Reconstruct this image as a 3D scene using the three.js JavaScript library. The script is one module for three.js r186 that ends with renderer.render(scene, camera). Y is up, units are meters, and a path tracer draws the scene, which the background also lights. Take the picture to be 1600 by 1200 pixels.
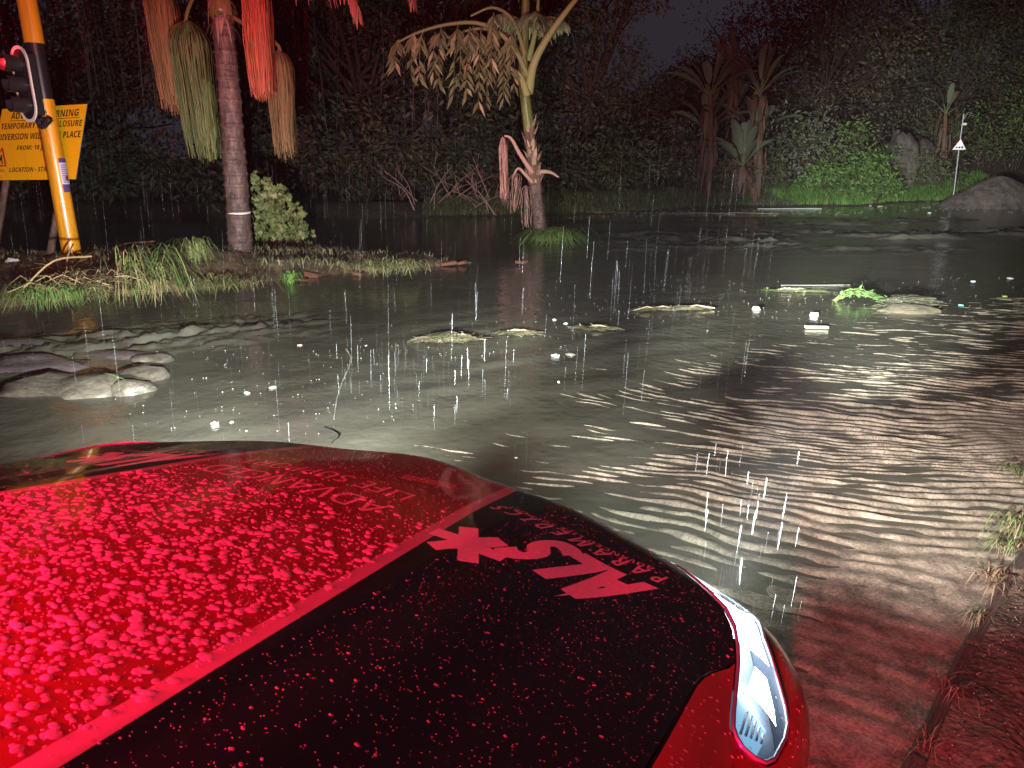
import * as THREE from 'three';
import { mergeGeometries, mergeVertices } from 'three/addons/utils/BufferGeometryUtils.js';
import { RoundedBoxGeometry } from 'three/addons/geometries/RoundedBoxGeometry.js';

// ------------------------------------------------------------------ camera, sky, exposure
const scene = new THREE.Scene();
const EYE = 1.65, PITCH = THREE.MathUtils.degToRad(17), FOCAL = 1120;      // focal length in pixels of a 1600 x 1200 frame
const camera = new THREE.PerspectiveCamera(2 * Math.atan(600 / FOCAL) * 180 / Math.PI, 4 / 3, 0.05, 900);
camera.position.set(0, EYE, 0);
camera.rotation.x = -PITCH;
scene.add(camera);

const renderer = new THREE.WebGLRenderer({ antialias: true });
renderer.setSize(1024, 768);
renderer.toneMapping = THREE.LinearToneMapping;
renderer.toneMappingExposure = 1.0;
renderer.shadowMap.enabled = true;

{ // a rainy night sky: faint town glow on low cloud
  const W = 128, H = 64, d = new Float32Array(W * H * 4);
  for (let j = 0; j < H; j++) for (let i = 0; i < W; i++) {
    const a = i / W * Math.PI * 2, b = (j / H - 0.5) * Math.PI;
    const n = 1 + 0.10 * Math.sin(3 * a + 1 + 4 * b) + 0.08 * Math.sin(7 * a - 6 * b) + 0.05 * Math.sin(13 * a + 11 * b);
    d.set([0.023 * n, 0.0225 * n, 0.030 * n, 1], (j * W + i) * 4);
  }
  const t = new THREE.DataTexture(d, W, H, THREE.RGBAFormat, THREE.FloatType);
  t.mapping = THREE.EquirectangularReflectionMapping; t.magFilter = THREE.LinearFilter; t.needsUpdate = true;
  scene.background = t; scene.environment = t;
}
const moon = new THREE.DirectionalLight(0xcfd6ff, 0.02);                    // what little light comes through the cloud
moon.position.set(-20, 60, 20); moon.shadow.radius = 60; moon.castShadow = true;
Object.assign(moon.shadow.camera, { left: -60, right: 60, top: 60, bottom: -60, near: 1, far: 160 });
scene.add(moon, moon.target);
scene.fog = new THREE.FogExp2(0xd6d0dc, 0.00025);                             // thin air full of drizzle

// strengths of the lamps (candela), their colours
const LAMP = { red: 40, redBeam: 330, scuttle: 4.2, mirror: 33, signal: 1.2 };
// headlamp facets: lamp (1 right, -1 left, 0 both), candela, half cone, degrees right of the car's axis, degrees up, name
const BEAMS = [[0, 2400, .22, 2, .9, 'long_beam'], [0, 310, .36, -25, -1, 'low_beam'], [-1, 290, .42, -58, -2, 'bend_beam'], [-1, 250, .58, -36, -8, 'near_beam'], [1, 60, .60, -16, -5, 'near_beam'], [1, 2.5, .9, 20, -6, 'side_beam'], [1, 150, .46, 15, -2.5, 'kerb_beam']];
const HEAD = new THREE.Color().setRGB(0.93, 1.0, 0.96), REDC = new THREE.Color().setRGB(1, 0.006, 0.05);

// ------------------------------------------------------------------ helpers
const V = (x, y, z) => new THREE.Vector3(x, y, z);
function rng(seed) { let a = seed >>> 0; const f = () => { a = (a + 0x6D2B79F5) | 0; let t = Math.imul(a ^ (a >>> 15), 1 | a); t = (t + Math.imul(t ^ (t >>> 7), 61 | t)) ^ t; return ((t ^ (t >>> 14)) >>> 0) / 4294967296; }; f.r = (a, b) => a + (b - a) * f(); f.g = () => (f() + f() + f() + f() - 2) * 1.0; f.pick = (l) => l[Math.floor(f() * l.length)]; return f; }
const hash = (x, y) => { let h = Math.imul(x | 0, 374761393) + Math.imul(y | 0, 668265263); h = Math.imul(h ^ (h >>> 13), 1274126177); return ((h ^ (h >>> 16)) >>> 0) / 4294967296; };
function noise(x, y) { const i = Math.floor(x), j = Math.floor(y), a = x - i, b = y - j, s = a * a * (3 - 2 * a), t = b * b * (3 - 2 * b); const l = (p, q, k) => p + (q - p) * k; return l(l(hash(i, j), hash(i + 1, j), s), l(hash(i, j + 1), hash(i + 1, j + 1), s), t) * 2 - 1; }
function fbm(x, y, o = 4) { let s = 0, a = 0.5; for (let k = 0; k < o; k++) { s += a * noise(x, y); x = x * 2.03 + 17.1; y = y * 2.03 - 9.7; a *= 0.5; } return s; }
const clamp = THREE.MathUtils.clamp, smooth = (x, a, b) => { const t = clamp((x - a) / (b - a), 0, 1); return t * t * (3 - 2 * t); };
const lerpTable = (x, xs, ys) => { if (x <= xs[0]) return ys[0]; for (let i = 1; i < xs.length; i++) if (x <= xs[i]) return ys[i - 1] + (ys[i] - ys[i - 1]) * (x - xs[i - 1]) / (xs[i] - xs[i - 1]); return ys[ys.length - 1]; };
function curveTable(x, xs, ys) { // Catmull-Rom through a table
  const n = xs.length; if (x <= xs[0]) return ys[0]; if (x >= xs[n - 1]) return ys[n - 1];
  let i = 1; while (x > xs[i]) i++;
  const x0 = xs[i - 1], x1 = xs[i], h = x1 - x0, t = (x - x0) / h, m = (k) => { const a = Math.max(0, k - 1), b = Math.min(n - 1, k + 1); return (ys[b] - ys[a]) / (xs[b] - xs[a]); };
  const t2 = t * t, t3 = t2 * t; let m0 = m(i - 1); if (i === 1) m0 = 0;
  return (2 * t3 - 3 * t2 + 1) * ys[i - 1] + (t3 - 2 * t2 + t) * h * m0 + (-2 * t3 + 3 * t2) * ys[i] + (t3 - t2) * h * m(i);
}
// survey of the photograph: where a sight line meets the level Y, or a distance ahead
const CP = Math.cos(PITCH), SP = Math.sin(PITCH);
function onLevel(px, py, y = 0) { const d = py - 600, dn = d * CP + FOCAL * SP, fw = FOCAL * CP - d * SP, k = (EYE - y) / dn; return V((px - 800) * k, y, -fw * k); }
function ahead(px, py, dist) { const d = py - 600, dn = d * CP + FOCAL * SP, fw = FOCAL * CP - d * SP, k = dist / fw; return V((px - 800) * k, EYE - dn * k, -dist); }

class MB { // gathers triangles into one mesh
  constructor() { this.p = []; this.c = []; this.u = []; this.i = []; this.n = 0; this.col = [1, 1, 1]; }
  v(x, y, z, u = 0, w = 0) { this.p.push(x, y, z); this.c.push(this.col[0], this.col[1], this.col[2]); this.u.push(u, w); return this.n++; }
  tri(a, b, c) { this.i.push(a, b, c); }
  quad(a, b, c, d) { this.i.push(a, b, c, a, c, d); }
  quadP(a, b, c, d) { const k = this.n; this.v(a.x, a.y, a.z, 0, 0); this.v(b.x, b.y, b.z, 1, 0); this.v(c.x, c.y, c.z, 1, 1); this.v(d.x, d.y, d.z, 0, 1); this.quad(k, k + 1, k + 2, k + 3); }
  tube(pts, rad, seg = 6, cap = true) {
    const R = typeof rad === 'function' ? rad : (t) => rad, n = pts.length; let len = 0, prev = null, ref = null;
    for (let i = 0; i < n; i++) {
      const d = V(0, 0, 0).subVectors(pts[Math.min(n - 1, i + 1)], pts[Math.max(0, i - 1)]).normalize();
      if (!ref) ref = Math.abs(d.y) < 0.9 ? V(0, 1, 0) : V(1, 0, 0);
      const a = V(0, 0, 0).crossVectors(d, ref).normalize(), b = V(0, 0, 0).crossVectors(a, d).normalize(); ref = b;
      if (i) len += pts[i].distanceTo(pts[i - 1]);
      const r = R(i / (n - 1), i), row = this.n;
      for (let k = 0; k <= seg; k++) { const q = k / seg * Math.PI * 2, x = Math.cos(q) * r, y = Math.sin(q) * r; this.v(pts[i].x + a.x * x + b.x * y, pts[i].y + a.y * x + b.y * y, pts[i].z + a.z * x + b.z * y, k / seg, len); }
      if (prev !== null) for (let k = 0; k < seg; k++) this.quad(prev + k, prev + k + 1, row + k + 1, row + k);
      prev = row;
    }
    if (cap) { const e = pts[n - 1], s = pts[0], c = this.v(e.x, e.y, e.z), f = prev; for (let k = 0; k < seg; k++) this.tri(c, f + k, f + k + 1); const c0 = this.v(s.x, s.y, s.z), f0 = c0 - 1 - n * (seg + 1); for (let k = 0; k < seg; k++) this.tri(c0, f0 + k + 1, f0 + k); }
    return this;
  }
  leaf(p, dir, side, len, wid, fold = 0.25) { // a folded pointed leaf of four triangles
    const up = V(0, 0, 0).crossVectors(side, dir).multiplyScalar(wid * fold), k = this.n, m = 0.42;
    this.v(p.x, p.y, p.z, 0.5, 0);
    this.v(p.x + dir.x * len * m + side.x * wid / 2 + up.x, p.y + dir.y * len * m + side.y * wid / 2 + up.y, p.z + dir.z * len * m + side.z * wid / 2 + up.z, 1, 0.5);
    this.v(p.x + dir.x * len, p.y + dir.y * len, p.z + dir.z * len, 0.5, 1);
    this.v(p.x + dir.x * len * m - side.x * wid / 2 + up.x, p.y + dir.y * len * m - side.y * wid / 2 + up.y, p.z + dir.z * len * m - side.z * wid / 2 + up.z, 0, 0.5);
    this.tri(k, k + 1, k + 2); this.tri(k, k + 2, k + 3);
  }
  blade(pts, wid) { // a strip along a path, tapering to its tip
    const n = pts.length; let prev = null;
    const dir = V(0, 0, 0).subVectors(pts[n - 1], pts[0]); const side = V(dir.z, 0, -dir.x); if (side.lengthSq() < 1e-8) side.set(1, 0, 0); side.normalize();
    for (let i = 0; i < n; i++) { const w = typeof wid === 'function' ? wid(i / (n - 1)) : wid * (1 - Math.pow(i / (n - 1), 2)) + 0.0006, a = this.n; this.v(pts[i].x - side.x * w / 2, pts[i].y - side.y * w / 2, pts[i].z - side.z * w / 2, 0, i); this.v(pts[i].x + side.x * w / 2, pts[i].y + side.y * w / 2, pts[i].z + side.z * w / 2, 1, i); if (prev !== null) this.quad(prev, prev + 1, a + 1, a); prev = a; }
  }
  geo(g, m) { g = g.clone(); if (m) g.applyMatrix4(m); const p = g.attributes.position, u = g.attributes.uv, b = this.n; for (let k = 0; k < p.count; k++) this.v(p.getX(k), p.getY(k), p.getZ(k), u ? u.getX(k) : 0, u ? u.getY(k) : 0); if (g.index) for (const x of g.index.array) this.i.push(b + x); else for (let k = 0; k < p.count; k++) this.i.push(b + k); return this; }
  geometry() { const g = new THREE.BufferGeometry(); g.setAttribute('position', new THREE.Float32BufferAttribute(this.p, 3)); g.setAttribute('color', new THREE.Float32BufferAttribute(this.c, 3)); g.setAttribute('uv', new THREE.Float32BufferAttribute(this.u, 2)); g.setIndex(this.i); g.computeVertexNormals(); return g; }
  build(name, mat, parent) { return mesh(name, this.geometry(), mat, parent); }
}
const taken = new Map();
function numbered(name) { const k = taken.get(name) ?? 0; taken.set(name, k + 1); return k ? name + '_' + String(k).padStart(3, '0') : name; }
function mesh(name, g, mat, parent = scene) { const m = new THREE.Mesh(g, mat); m.name = parent === scene ? numbered(name) : name; m.castShadow = m.receiveShadow = true; parent.add(m); return m; }
function tag(o, label, category, group) { Object.assign(o.userData, { label, category }); if (group) o.userData.group = group; return o; }
function kind(o, k) { o.userData.kind = k; return o; }
function thing(name, label, category, p = V(0, 0, 0), turn = 0, group) { const o = new THREE.Group(); o.name = numbered(name); o.position.copy(p); o.rotation.y = turn; scene.add(o); return tag(o, label, category, group); }
function copyOf(o, label, p, turn = 0, scale = 1) { const c = o.clone(); c.name = numbered(o.name.replace(/_\d{3}$/, '')); c.userData = { ...o.userData, label }; c.position.copy(p); c.rotation.y = turn; if (scale.isVector3) c.scale.copy(scale); else c.scale.setScalar(scale); scene.add(c); return c; }
const path = (pts, n = 12) => new THREE.CatmullRomCurve3(pts).getPoints(n);
const M4 = (x, y, z, rx = 0, ry = 0, rz = 0, sx = 1, sy = sx, sz = sx) => new THREE.Matrix4().compose(V(x, y, z), new THREE.Quaternion().setFromEuler(new THREE.Euler(rx, ry, rz)), V(sx, sy, sz));

// ------------------------------------------------------------------ textures and materials
function dataTex(n, f, srgb, rep = 1) { const d = new Uint8Array(n * n * 4); for (let j = 0; j < n; j++) for (let i = 0; i < n; i++) { const c = f(i / n, j / n); const o = (j * n + i) * 4; if (typeof c === 'number') d[o] = d[o + 1] = d[o + 2] = clamp(c * 255, 0, 255); else for (let k = 0; k < 3; k++) d[o + k] = clamp(c[k] * 255, 0, 255); d[o + 3] = 255; } const t = new THREE.DataTexture(d, n, n); t.magFilter = THREE.LinearFilter; t.wrapS = t.wrapT = THREE.RepeatWrapping; t.repeat.set(rep, rep); if (srgb) t.colorSpace = THREE.SRGBColorSpace; t.needsUpdate = true; return t; }
function tileNoise(u, v, f, o = 4, seed = 0) { // fractal noise that tiles over the unit square
  let s = 0, a = 0.5; for (let k = 0; k < o; k++) { const x = u * f, y = v * f, i = Math.floor(x), j = Math.floor(y), p = x - i, q = y - j, sx = p * p * (3 - 2 * p), sy = q * q * (3 - 2 * q), h = (m, n) => hash((m % f) + seed * 131 + k * 57, (n % f) + k * 91 + seed * 17); s += a * ((h(i, j) * (1 - sx) + h(i + 1, j) * sx) * (1 - sy) + (h(i, j + 1) * (1 - sx) + h(i + 1, j + 1) * sx) * sy); f *= 2; a *= 0.5; } return s;
}
const texRipple = dataTex(512, (u, v) => 0.55 * tileNoise(u, v, 14, 4, 1) + 0.45 * Math.abs(2 * tileNoise(u, v, 9, 3, 2) - 0.9));
const texGrit = dataTex(512, (u, v) => 0.6 * tileNoise(u, v, 48, 4, 3) + 0.4 * tileNoise(u, v, 6, 4, 4));
const texSilt = dataTex(512, (u, v) => { const a = tileNoise(u, v, 5, 5, 5), b = tileNoise(u, v, 40, 3, 6), k = 0.72 + 0.42 * a + 0.16 * (b - 0.5); return [k, k * 0.985, k * 0.95]; }, true);
const texSoil = dataTex(512, (u, v) => { const a = tileNoise(u, v, 6, 5, 7), b = tileNoise(u, v, 60, 3, 8), k = 0.5 + 0.6 * a + 0.5 * (b - 0.45); return [k, k * 0.95, k * 0.9]; }, true);
const texBark = dataTex(256, (u, v) => { const a = tileNoise(u, v, 8, 4, 9), b = tileNoise(u, v, 32, 3, 10), k = 0.45 + 0.7 * a + 0.4 * (b - 0.45); return [k, k * 0.95, k * 0.9]; }, true);
const withRep = (t, r, s = r) => { const c = t.clone(); c.repeat.set(r, s); c.needsUpdate = true; return c; };
const lin = (r, g, b) => new THREE.Color().setRGB(r, g, b);
const std = (o) => new THREE.MeshStandardMaterial({ roughness: 0.7, ...o }), phys = (o) => new THREE.MeshPhysicalMaterial({ roughness: 0.5, ...o });
const M = {
  water: phys({ color: lin(0.105, 0.104, 0.084), map: withRep(texSilt, 0.11), roughness: 0.13, ior: 1.33, bumpMap: withRep(texRipple, 0.95), bumpScale: 0.0065 }),
  sand: phys({ color: lin(0.37, 0.36, 0.305), map: withRep(texSoil, 2.2), roughness: 0.62, bumpMap: withRep(texGrit, 3.4), bumpScale: 0.004 }),
  soil: phys({ color: lin(0.16, 0.115, 0.085), map: withRep(texSoil, 0.5), roughness: 0.5, bumpMap: withRep(texGrit, 0.8), bumpScale: 0.02 }),
  ground: std({ color: lin(0.10, 0.085, 0.06), map: withRep(texSoil, 0.25), roughness: 0.9, bumpMap: withRep(texGrit, 0.3), bumpScale: 0.05 }),
  verge: phys({ color: lin(0.19, 0.15, 0.125), map: withRep(texSoil, 1.1), roughness: 0.62, bumpMap: withRep(texGrit, 1.3), bumpScale: 0.02 }),
  kerb: phys({ color: lin(0.25, 0.22, 0.2), map: withRep(texSoil, 2), roughness: 0.6, bumpMap: withRep(texGrit, 2), bumpScale: 0.01 }),
  silt: phys({ color: lin(0.15, 0.15, 0.13), map: withRep(texSoil, 2.5), roughness: 0.4, bumpMap: withRep(texGrit, 1.0), bumpScale: 0.008 }),
  siltDark: phys({ color: lin(0.10, 0.085, 0.09), map: withRep(texSilt, 1.5), roughness: 0.22, bumpMap: withRep(texGrit, 1.0), bumpScale: 0.008 }),
  leafV: phys({ color: 0xffffff, vertexColors: true, roughness: 0.62, specularIntensity: .6, side: THREE.DoubleSide }),
  dryV: std({ color: 0xffffff, vertexColors: true, roughness: 0.75, side: THREE.DoubleSide }),
  bark: std({ color: lin(0.11, 0.075, 0.065), map: withRep(texBark, 2, 0.5), roughness: 0.9, bumpMap: withRep(texBark, 2, 0.5), bumpScale: 0.03 }),
  palmBark: phys({ color: lin(0.20, 0.135, 0.135), map: withRep(texBark, 3, 0.8), roughness: 0.45, bumpMap: withRep(texBark, 5, 2.2), bumpScale: 0.012 }),
  crownshaft: phys({ color: lin(0.20, 0.24, 0.07), map: withRep(texBark, 2, 0.3), roughness: 0.4 }),
  fibre: std({ color: lin(0.30, 0.19, 0.14), map: withRep(texBark, 3, 0.5), roughness: 0.8, bumpMap: withRep(texBark, 6, 1), bumpScale: 0.03 }),
  yellow: phys({ color: lin(0.80, 0.36, 0.015), map: withRep(texSilt, 3, 0.6), roughness: 0.32, clearcoat: 0.7, clearcoatRoughness: 0.12, bumpMap: withRep(texGrit, 4, 1), bumpScale: 0.002 }),
  blackPaint: phys({ color: lin(0.012, 0.012, 0.016), roughness: 0.35, clearcoat: 0.5, clearcoatRoughness: 0.2 }),
  blackPlastic: phys({ color: lin(0.014, 0.014, 0.016), roughness: 0.42 }),
  white: phys({ color: lin(0.75, 0.72, 0.68), roughness: 0.5 }),
  steel: phys({ color: lin(0.26, 0.26, 0.27), metalness: 0.5, roughness: 0.45 }),
  wood: std({ color: lin(0.17, 0.11, 0.09), map: withRep(texBark, 1, 1), roughness: 0.85 }),
  foam: phys({ color: lin(0.78, 0.78, 0.74), roughness: 0.6 }),
  brick: std({ color: lin(0.27, 0.115, 0.08), map: withRep(texSoil, 3), roughness: 0.8, bumpMap: withRep(texGrit, 4), bumpScale: 0.01 }),
  rock: std({ color: lin(0.17, 0.165, 0.16), map: withRep(texSoil, 0.4), roughness: 0.85, bumpMap: withRep(texGrit, 0.5), bumpScale: 0.08 }),
  rain: phys({ color: lin(0.15, 0.155, 0.17), transmission: 0.85, roughness: 0.4, ior: 1.33 }),
};
// ------------------------------------------------------------------ the ground, the flood, the sand
const shoreX = [-60, -20, -6, -2, 3, 7.7, 12, 15, 17.5, 21, 26, 40, 80], shoreZ = [-21, -22.5, -23.6, -24.2, -25.6, -29.2, -30.4, -31, -33.5, -34.2, -31, -26, -22];
const shoreAt = (x) => curveTable(x, shoreX, shoreZ) + 0.5 * fbm(x * 0.35, 3.3);
function groundY(x, z) { // banks beyond the water; the road bed lies under the flood
  const b = shoreAt(x) - z;                                   // metres behind the far shore
  let y = -0.35;
  if (b > -1.5) {
    const right = smooth(x, 4, 20);
    y = -0.35 + 0.35 * smooth(b, -1.5, 0.0) + 0.45 * smooth(b, 0, 1.6) + Math.max(0, b - 2) * (0.015 + 0.165 * right) + 0.22 * fbm(x * 0.3, z * 0.3) * smooth(b, -0.5, 3);
    y += smooth(x, 22, 40) * smooth(b, 0, 8) * 2.0;
    y = Math.min(y, 9 + 0.8 * fbm(x * 0.1, z * 0.1));
  }
  const off = Math.max(Math.abs(x) - 120, -z - 200, z - 60, 0); // out of sight the land lies level above the water
  return off > 0 ? Math.max(y, 0.3) : y;
}
function gridMesh(name, xs, zs, f, mat, parent) {
  const b = new MB(), nx = xs.length, nz = zs.length;
  for (let j = 0; j < nz; j++) for (let i = 0; i < nx; i++) b.v(xs[i], f(xs[i], zs[j]), zs[j], xs[i], zs[j]);
  for (let j = 0; j < nz - 1; j++) for (let i = 0; i < nx - 1; i++) { const a = j * nx + i; b.quad(a, a + nx, a + nx + 1, a + 1); }
  return b.build(name, mat, parent);
}
const span = (a, b, n) => Array.from({ length: n + 1 }, (_, i) => a + (b - a) * i / n);
kind(gridMesh('ground', [-500, -300, -180, -110, ...span(-70, 70, 280), 110, 180, 300, 500], [-600, -350, -220, -150, ...span(-110, -20, 180), ...span(-18, 20, 20), 60, 150, 400], groundY, M.ground), 'structure');

// sand left by the flood on the right: its near edge runs from the car's nose out to the right
const sandIn = (x, z) => { const q = (z - (-4.25 - 0.85 * (x - 0.2))) * 0.78; return q + 0.45 * fbm(x * 0.7 + 5, z * 0.7, 3); };   // metres inside the sand's edge
function sandRipple(x, z) { // short crested ripples, gentle towards the car and steep behind
  const wx = x + 0.13 * fbm(x * 2.3 + 31, z * 2.3, 3), wz = z + 0.15 * fbm(x * 1.9 - 12, z * 2.2 + 7, 4);
  const tilt = 0.30 + 0.25 * smooth(x, 2.6, 0.8), p = (wz * Math.cos(tilt) - wx * Math.sin(tilt)) / (0.092 + 0.02 * smooth(z, -4.5, -3)), s = p - Math.floor(p), row = Math.floor(p);
  const prof = s < 0.62 ? s / 0.62 : (1 - s) / 0.38, sh = prof * prof * (3 - 2 * prof);
  const gate = 0.85 + 1.1 * fbm(x * 4.6 + row * 3.7, z * 2.2 + row * 1.3, 3);
  return sh * clamp(gate, 0.12, 1.3);
}
function sandY(x, z) {
  const q = sandIn(x, z), patch = fbm(x * 1.4 + 40, z * 1.8, 3);
  const level = -0.0165 + lerpTable(q, [-2, 0, 1, 2, 3, 4.5], [-0.014, 0.000, 0.0055, 0.012, 0.026, 0.038]) + 0.008 * patch * (1 - 0.7 * smooth(z, -3.4, -2.7)) + 0.007 * smooth(z, -3.5, -2.6);
  const amp = lerpTable(q, [-1, 0, 1.5, 2.6, 3.6], [0.015, 0.018, 0.019, 0.012, 0.007]) * (1 - 0.55 * smooth(z, -3.3, -2.5));
  const flat = smooth(x + 0.35 * fbm(x * 1.5, z * 1.5, 2), 2.65, 3.1) * smooth(z, -5.0, -4.2);  // smooth bar against the kerb
  return level + amp * sandRipple(x, z) * (1 - 0.8 * flat) + 0.02 * flat + 0.0022 * fbm(x * 14, z * 18, 3) + (q < -1.2 ? (q + 1.2) * 0.1 : 0);
}
{
  const xs = [], zs = []; for (let x = -0.6; x < 7.6; x += x < 3.4 ? 0.0145 : 0.03) xs.push(x); for (let z = -9.2; z < 0.4; z += z > -1.2 ? 0.03 : z > -5.6 ? 0.0115 : 0.02) zs.push(z);
  kind(gridMesh('sand_bar', xs, zs, sandY, M.sand), 'structure');
}
// the water: small chop everywhere, a standing wave by the boulders, rougher current far out
function waterY(x, z) {
  const d = Math.hypot(x, z);
  let y = 0.0045 * fbm(x * 2.2, z * 4.5, 3) + 0.004 * fbm(x * 1.1 + 4, z * 1.9, 2);
  const a = -3.9, b = -6.75, ux = 0.86, uz = -0.51, s = (x - a) * ux + (z - b) * uz, t = -(x - a) * uz + (z - b) * ux;      // the row of waves on the left
  const row = Math.exp(-t * t / 0.35) * smooth(s, -2.2, -1) * (1 - smooth(s, 1.4, 2.6));
  if (row > 0.01) { const f = fbm(s * 1.3 + 0.6 * fbm(x * 3, z * 3, 2), t * 4.2, 3), f2 = fbm(s * 3.1 + 9, t * 9 + 0.7 * f, 4); y += row * (0.055 * Math.pow(1 - Math.min(1, Math.abs(f) * 2.2), 2) + 0.045 * Math.pow(1 - Math.min(1, Math.abs(f2) * 2.4), 2) + 0.02 * f2); };
  const far = smooth(-z, 13, 16) * (1 - smooth(-z, 22, 25)) * smooth(x, 0, 4);
  if (far > 0.01) { const f = fbm(x * 0.55 + 2 + 0.4 * noise(x, z), z * 1.5, 3), g = fbm(x * 1.7, z * 3.4 + 3, 3); y += far * (0.11 * Math.pow(1 - Math.min(1, Math.abs(f) * 2.2), 3) + 0.06 * Math.pow(1 - Math.min(1, Math.abs(g) * 2.2), 3)) * smooth(fbm(x * 0.25, z * 0.5, 2), -0.15, 0.25); }
  const flow = smooth(x, -5, -1) * (1 - smooth(x, 1.5, 4)) * (1 - smooth(d, 6, 11));
  y += flow * 0.006 * Math.sin((z * 1.5 + x * 1.1 + 0.9 * fbm(x * 0.8, z * 0.8, 2)) * 6.5) * (0.5 + 0.5 * noise(x * 1.3, z * 1.3));
  return y;
}
{
  const b = new MB(), nA = 640, nR = 560, ox = -0.2, oz = 0.6, r0 = 1.2, r1 = 75;
  for (let j = 0; j <= nR; j++) for (let i = 0; i <= nA; i++) { const r = r0 * Math.pow(r1 / r0, j / nR), t = THREE.MathUtils.degToRad(-78 + 156 * i / nA), x = ox + r * Math.sin(t), z = oz - r * Math.cos(t); b.v(x, waterY(x, z), z, x, z); }
  for (let j = 0; j < nR; j++) for (let i = 0; i < nA; i++) { const a = j * (nA + 1) + i; b.quad(a, a + 1, a + nA + 2, a + nA + 1); }
  // behind and beside the car the flood is a plain sheet
  const c = (x, z) => b.v(x, 0, z, x, z), k = b.n; c(-75, 40); c(75, 40); c(75, -15); c(-75, -15); const t = THREE.MathUtils.degToRad(78), ex = ox + r1 * Math.sin(t);
  const o = b.v(ox, -0.002, oz - 0.4, ox, oz); b.tri(k, k + 1, o); b.tri(k + 1, k + 2, o); b.tri(k + 3, k, o);
  const w = b.build('flood_water', M.water); kind(w, 'structure');
}
// the verge on the right behind its kerb
const kerbLine = [onLevel(1330, 1420, 0.1), onLevel(1440, 1170, 0.1), onLevel(1512, 1010, 0.1), onLevel(1572, 905, 0.1), onLevel(1612, 842, 0.1), onLevel(1690, 760, 0.1), onLevel(1800, 700, 0.1)];
const kerbX = (z) => { for (let i = 1; i < kerbLine.length; i++) { const a = kerbLine[i - 1], b = kerbLine[i]; if (z >= b.z) return a.x + (b.x - a.x) * (z - a.z) / (b.z - a.z); } return kerbLine[kerbLine.length - 1].x + (kerbLine[kerbLine.length - 1].z - z) * 0.9; };
kind(gridMesh('verge', span(0, 5.5, 140), span(-6.2, 1.5, 190), (s, z) => 0, M.verge), 'structure');
{
  const g = scene.getObjectByName('verge').geometry, p = g.attributes.position, u = g.attributes.uv;
  for (let k = 0; k < p.count; k++) { const s = p.getX(k), z = p.getZ(k), x = kerbX(z) + s + 0.02; const y = 0.035 + 0.04 * smooth(s, 0, 0.25) + 0.03 * fbm(x * 2.5, z * 2.5, 4) + 0.02 * fbm(x * 9, z * 9, 2) - 0.2 * smooth(-z, 4.6, 6); p.setXYZ(k, x, y, z); u.setXY(k, x, z); }
  g.computeVertexNormals();
}
{
  const kerb = kind(thing('kerb', 'low muddy concrete kerb edging the verge at the right', 'kerb'), 'structure'); const R = rng(5);
  const curve = new THREE.CatmullRomCurve3(kerbLine), L = curve.getLength(), n = Math.round(L / 0.62);
  for (let i = 0; i < n; i++) {
    const a = curve.getPointAt(i / n), b = curve.getPointAt((i + 1) / n), m = a.clone().lerp(b, 0.5), g = new RoundedBoxGeometry(0.07, 0.2, a.distanceTo(b) - 0.008, 2, 0.022);
    const pp = g.attributes.position; for (let k = 0; k < pp.count; k++) pp.setY(k, pp.getY(k) + 0.014 * noise(pp.getZ(k) * 14 + i * 7, pp.getX(k) * 20));
    const s = mesh('kerb_stone', g, M.kerb, kerb); s.position.set(m.x, -0.055 + R.r(-0.012, 0.008) - 0.12 * smooth(-m.z, 3.6, 5), m.z); s.rotation.y = Math.atan2(b.x - a.x, b.z - a.z); s.rotation.z = R.r(-0.03, 0.03);
  }
}
// the island between the lanes
const isleX = [-13, -9, -6.3, -4.3, -2.2, -1.2, -0.6], isleZ = [-9.4, -9.7, -10.2, -11.35, -12.2, -12.55, -12.75], isleW = [2.1, 2.05, 1.95, 1.45, 0.62, 0.3, 0.05], isleH = [0.45, 0.45, 0.42, 0.36, 0.2, 0.09, -0.05];
function isleY(x, z) { const c = lerpTable(x, isleX, isleZ), w = lerpTable(x, isleX, isleW) * (1 + 0.18 * fbm(x * 1.3, z * 0.4 + 2, 3)), h = lerpTable(x, isleX, isleH), d = Math.abs(z - c) / w; return -0.12 + (h + 0.12) * (1 - Math.pow(Math.min(d, 1.3), 2.6)) + (d < 1.2 ? 0.07 * fbm(x * 2.6, z * 2.6, 4) + 0.03 * fbm(x * 9, z * 9, 3) : 0); }
kind(gridMesh('traffic_island', span(-13, -0.4, 300), span(-14.2, -7.0, 170), isleY, M.soil), 'structure');
// ------------------------------------------------------------------ the response car in the foreground
const KT = [0, .2, .4, .6, .75, .9, 1.1], UF = [0, .042, .0802, .1669, .2434, .3212, .5981];
const noseU = (t) => curveTable(Math.abs(t), KT, UF);                         // where the nose ends in plan, t across the car, u behind the nose
function bodyY(t, u) {
  const a = Math.abs(t), v = Math.max(u - noseU(t), 0), r = .1387, w = clamp(r - v, 0, r), f = clamp((a - .74) / .16, 0, 1);
  const bulge = 0.016 * (1 - smooth(a, .455, .585)) * smooth(v, 0.08, 0.35) + 0.006 * (1 - smooth(a, .36, .40)) * smooth(v, 0.1, 0.4);
  return .9733 + .2009 * v - .0167 * (a / .8) ** 2 - (r - Math.sqrt(Math.max(r * r - w * w, 0))) - .16 * (1 - Math.sqrt(1 - f * f)) + bulge - 0.010 * smooth(v, 0.08, 0.35);
}
const bodyP = (t, u, lift = 0) => { const p = V(t, bodyY(t, u), u); return lift ? p.addScaledVector(bodyN(t, u), lift) : p; };
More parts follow.
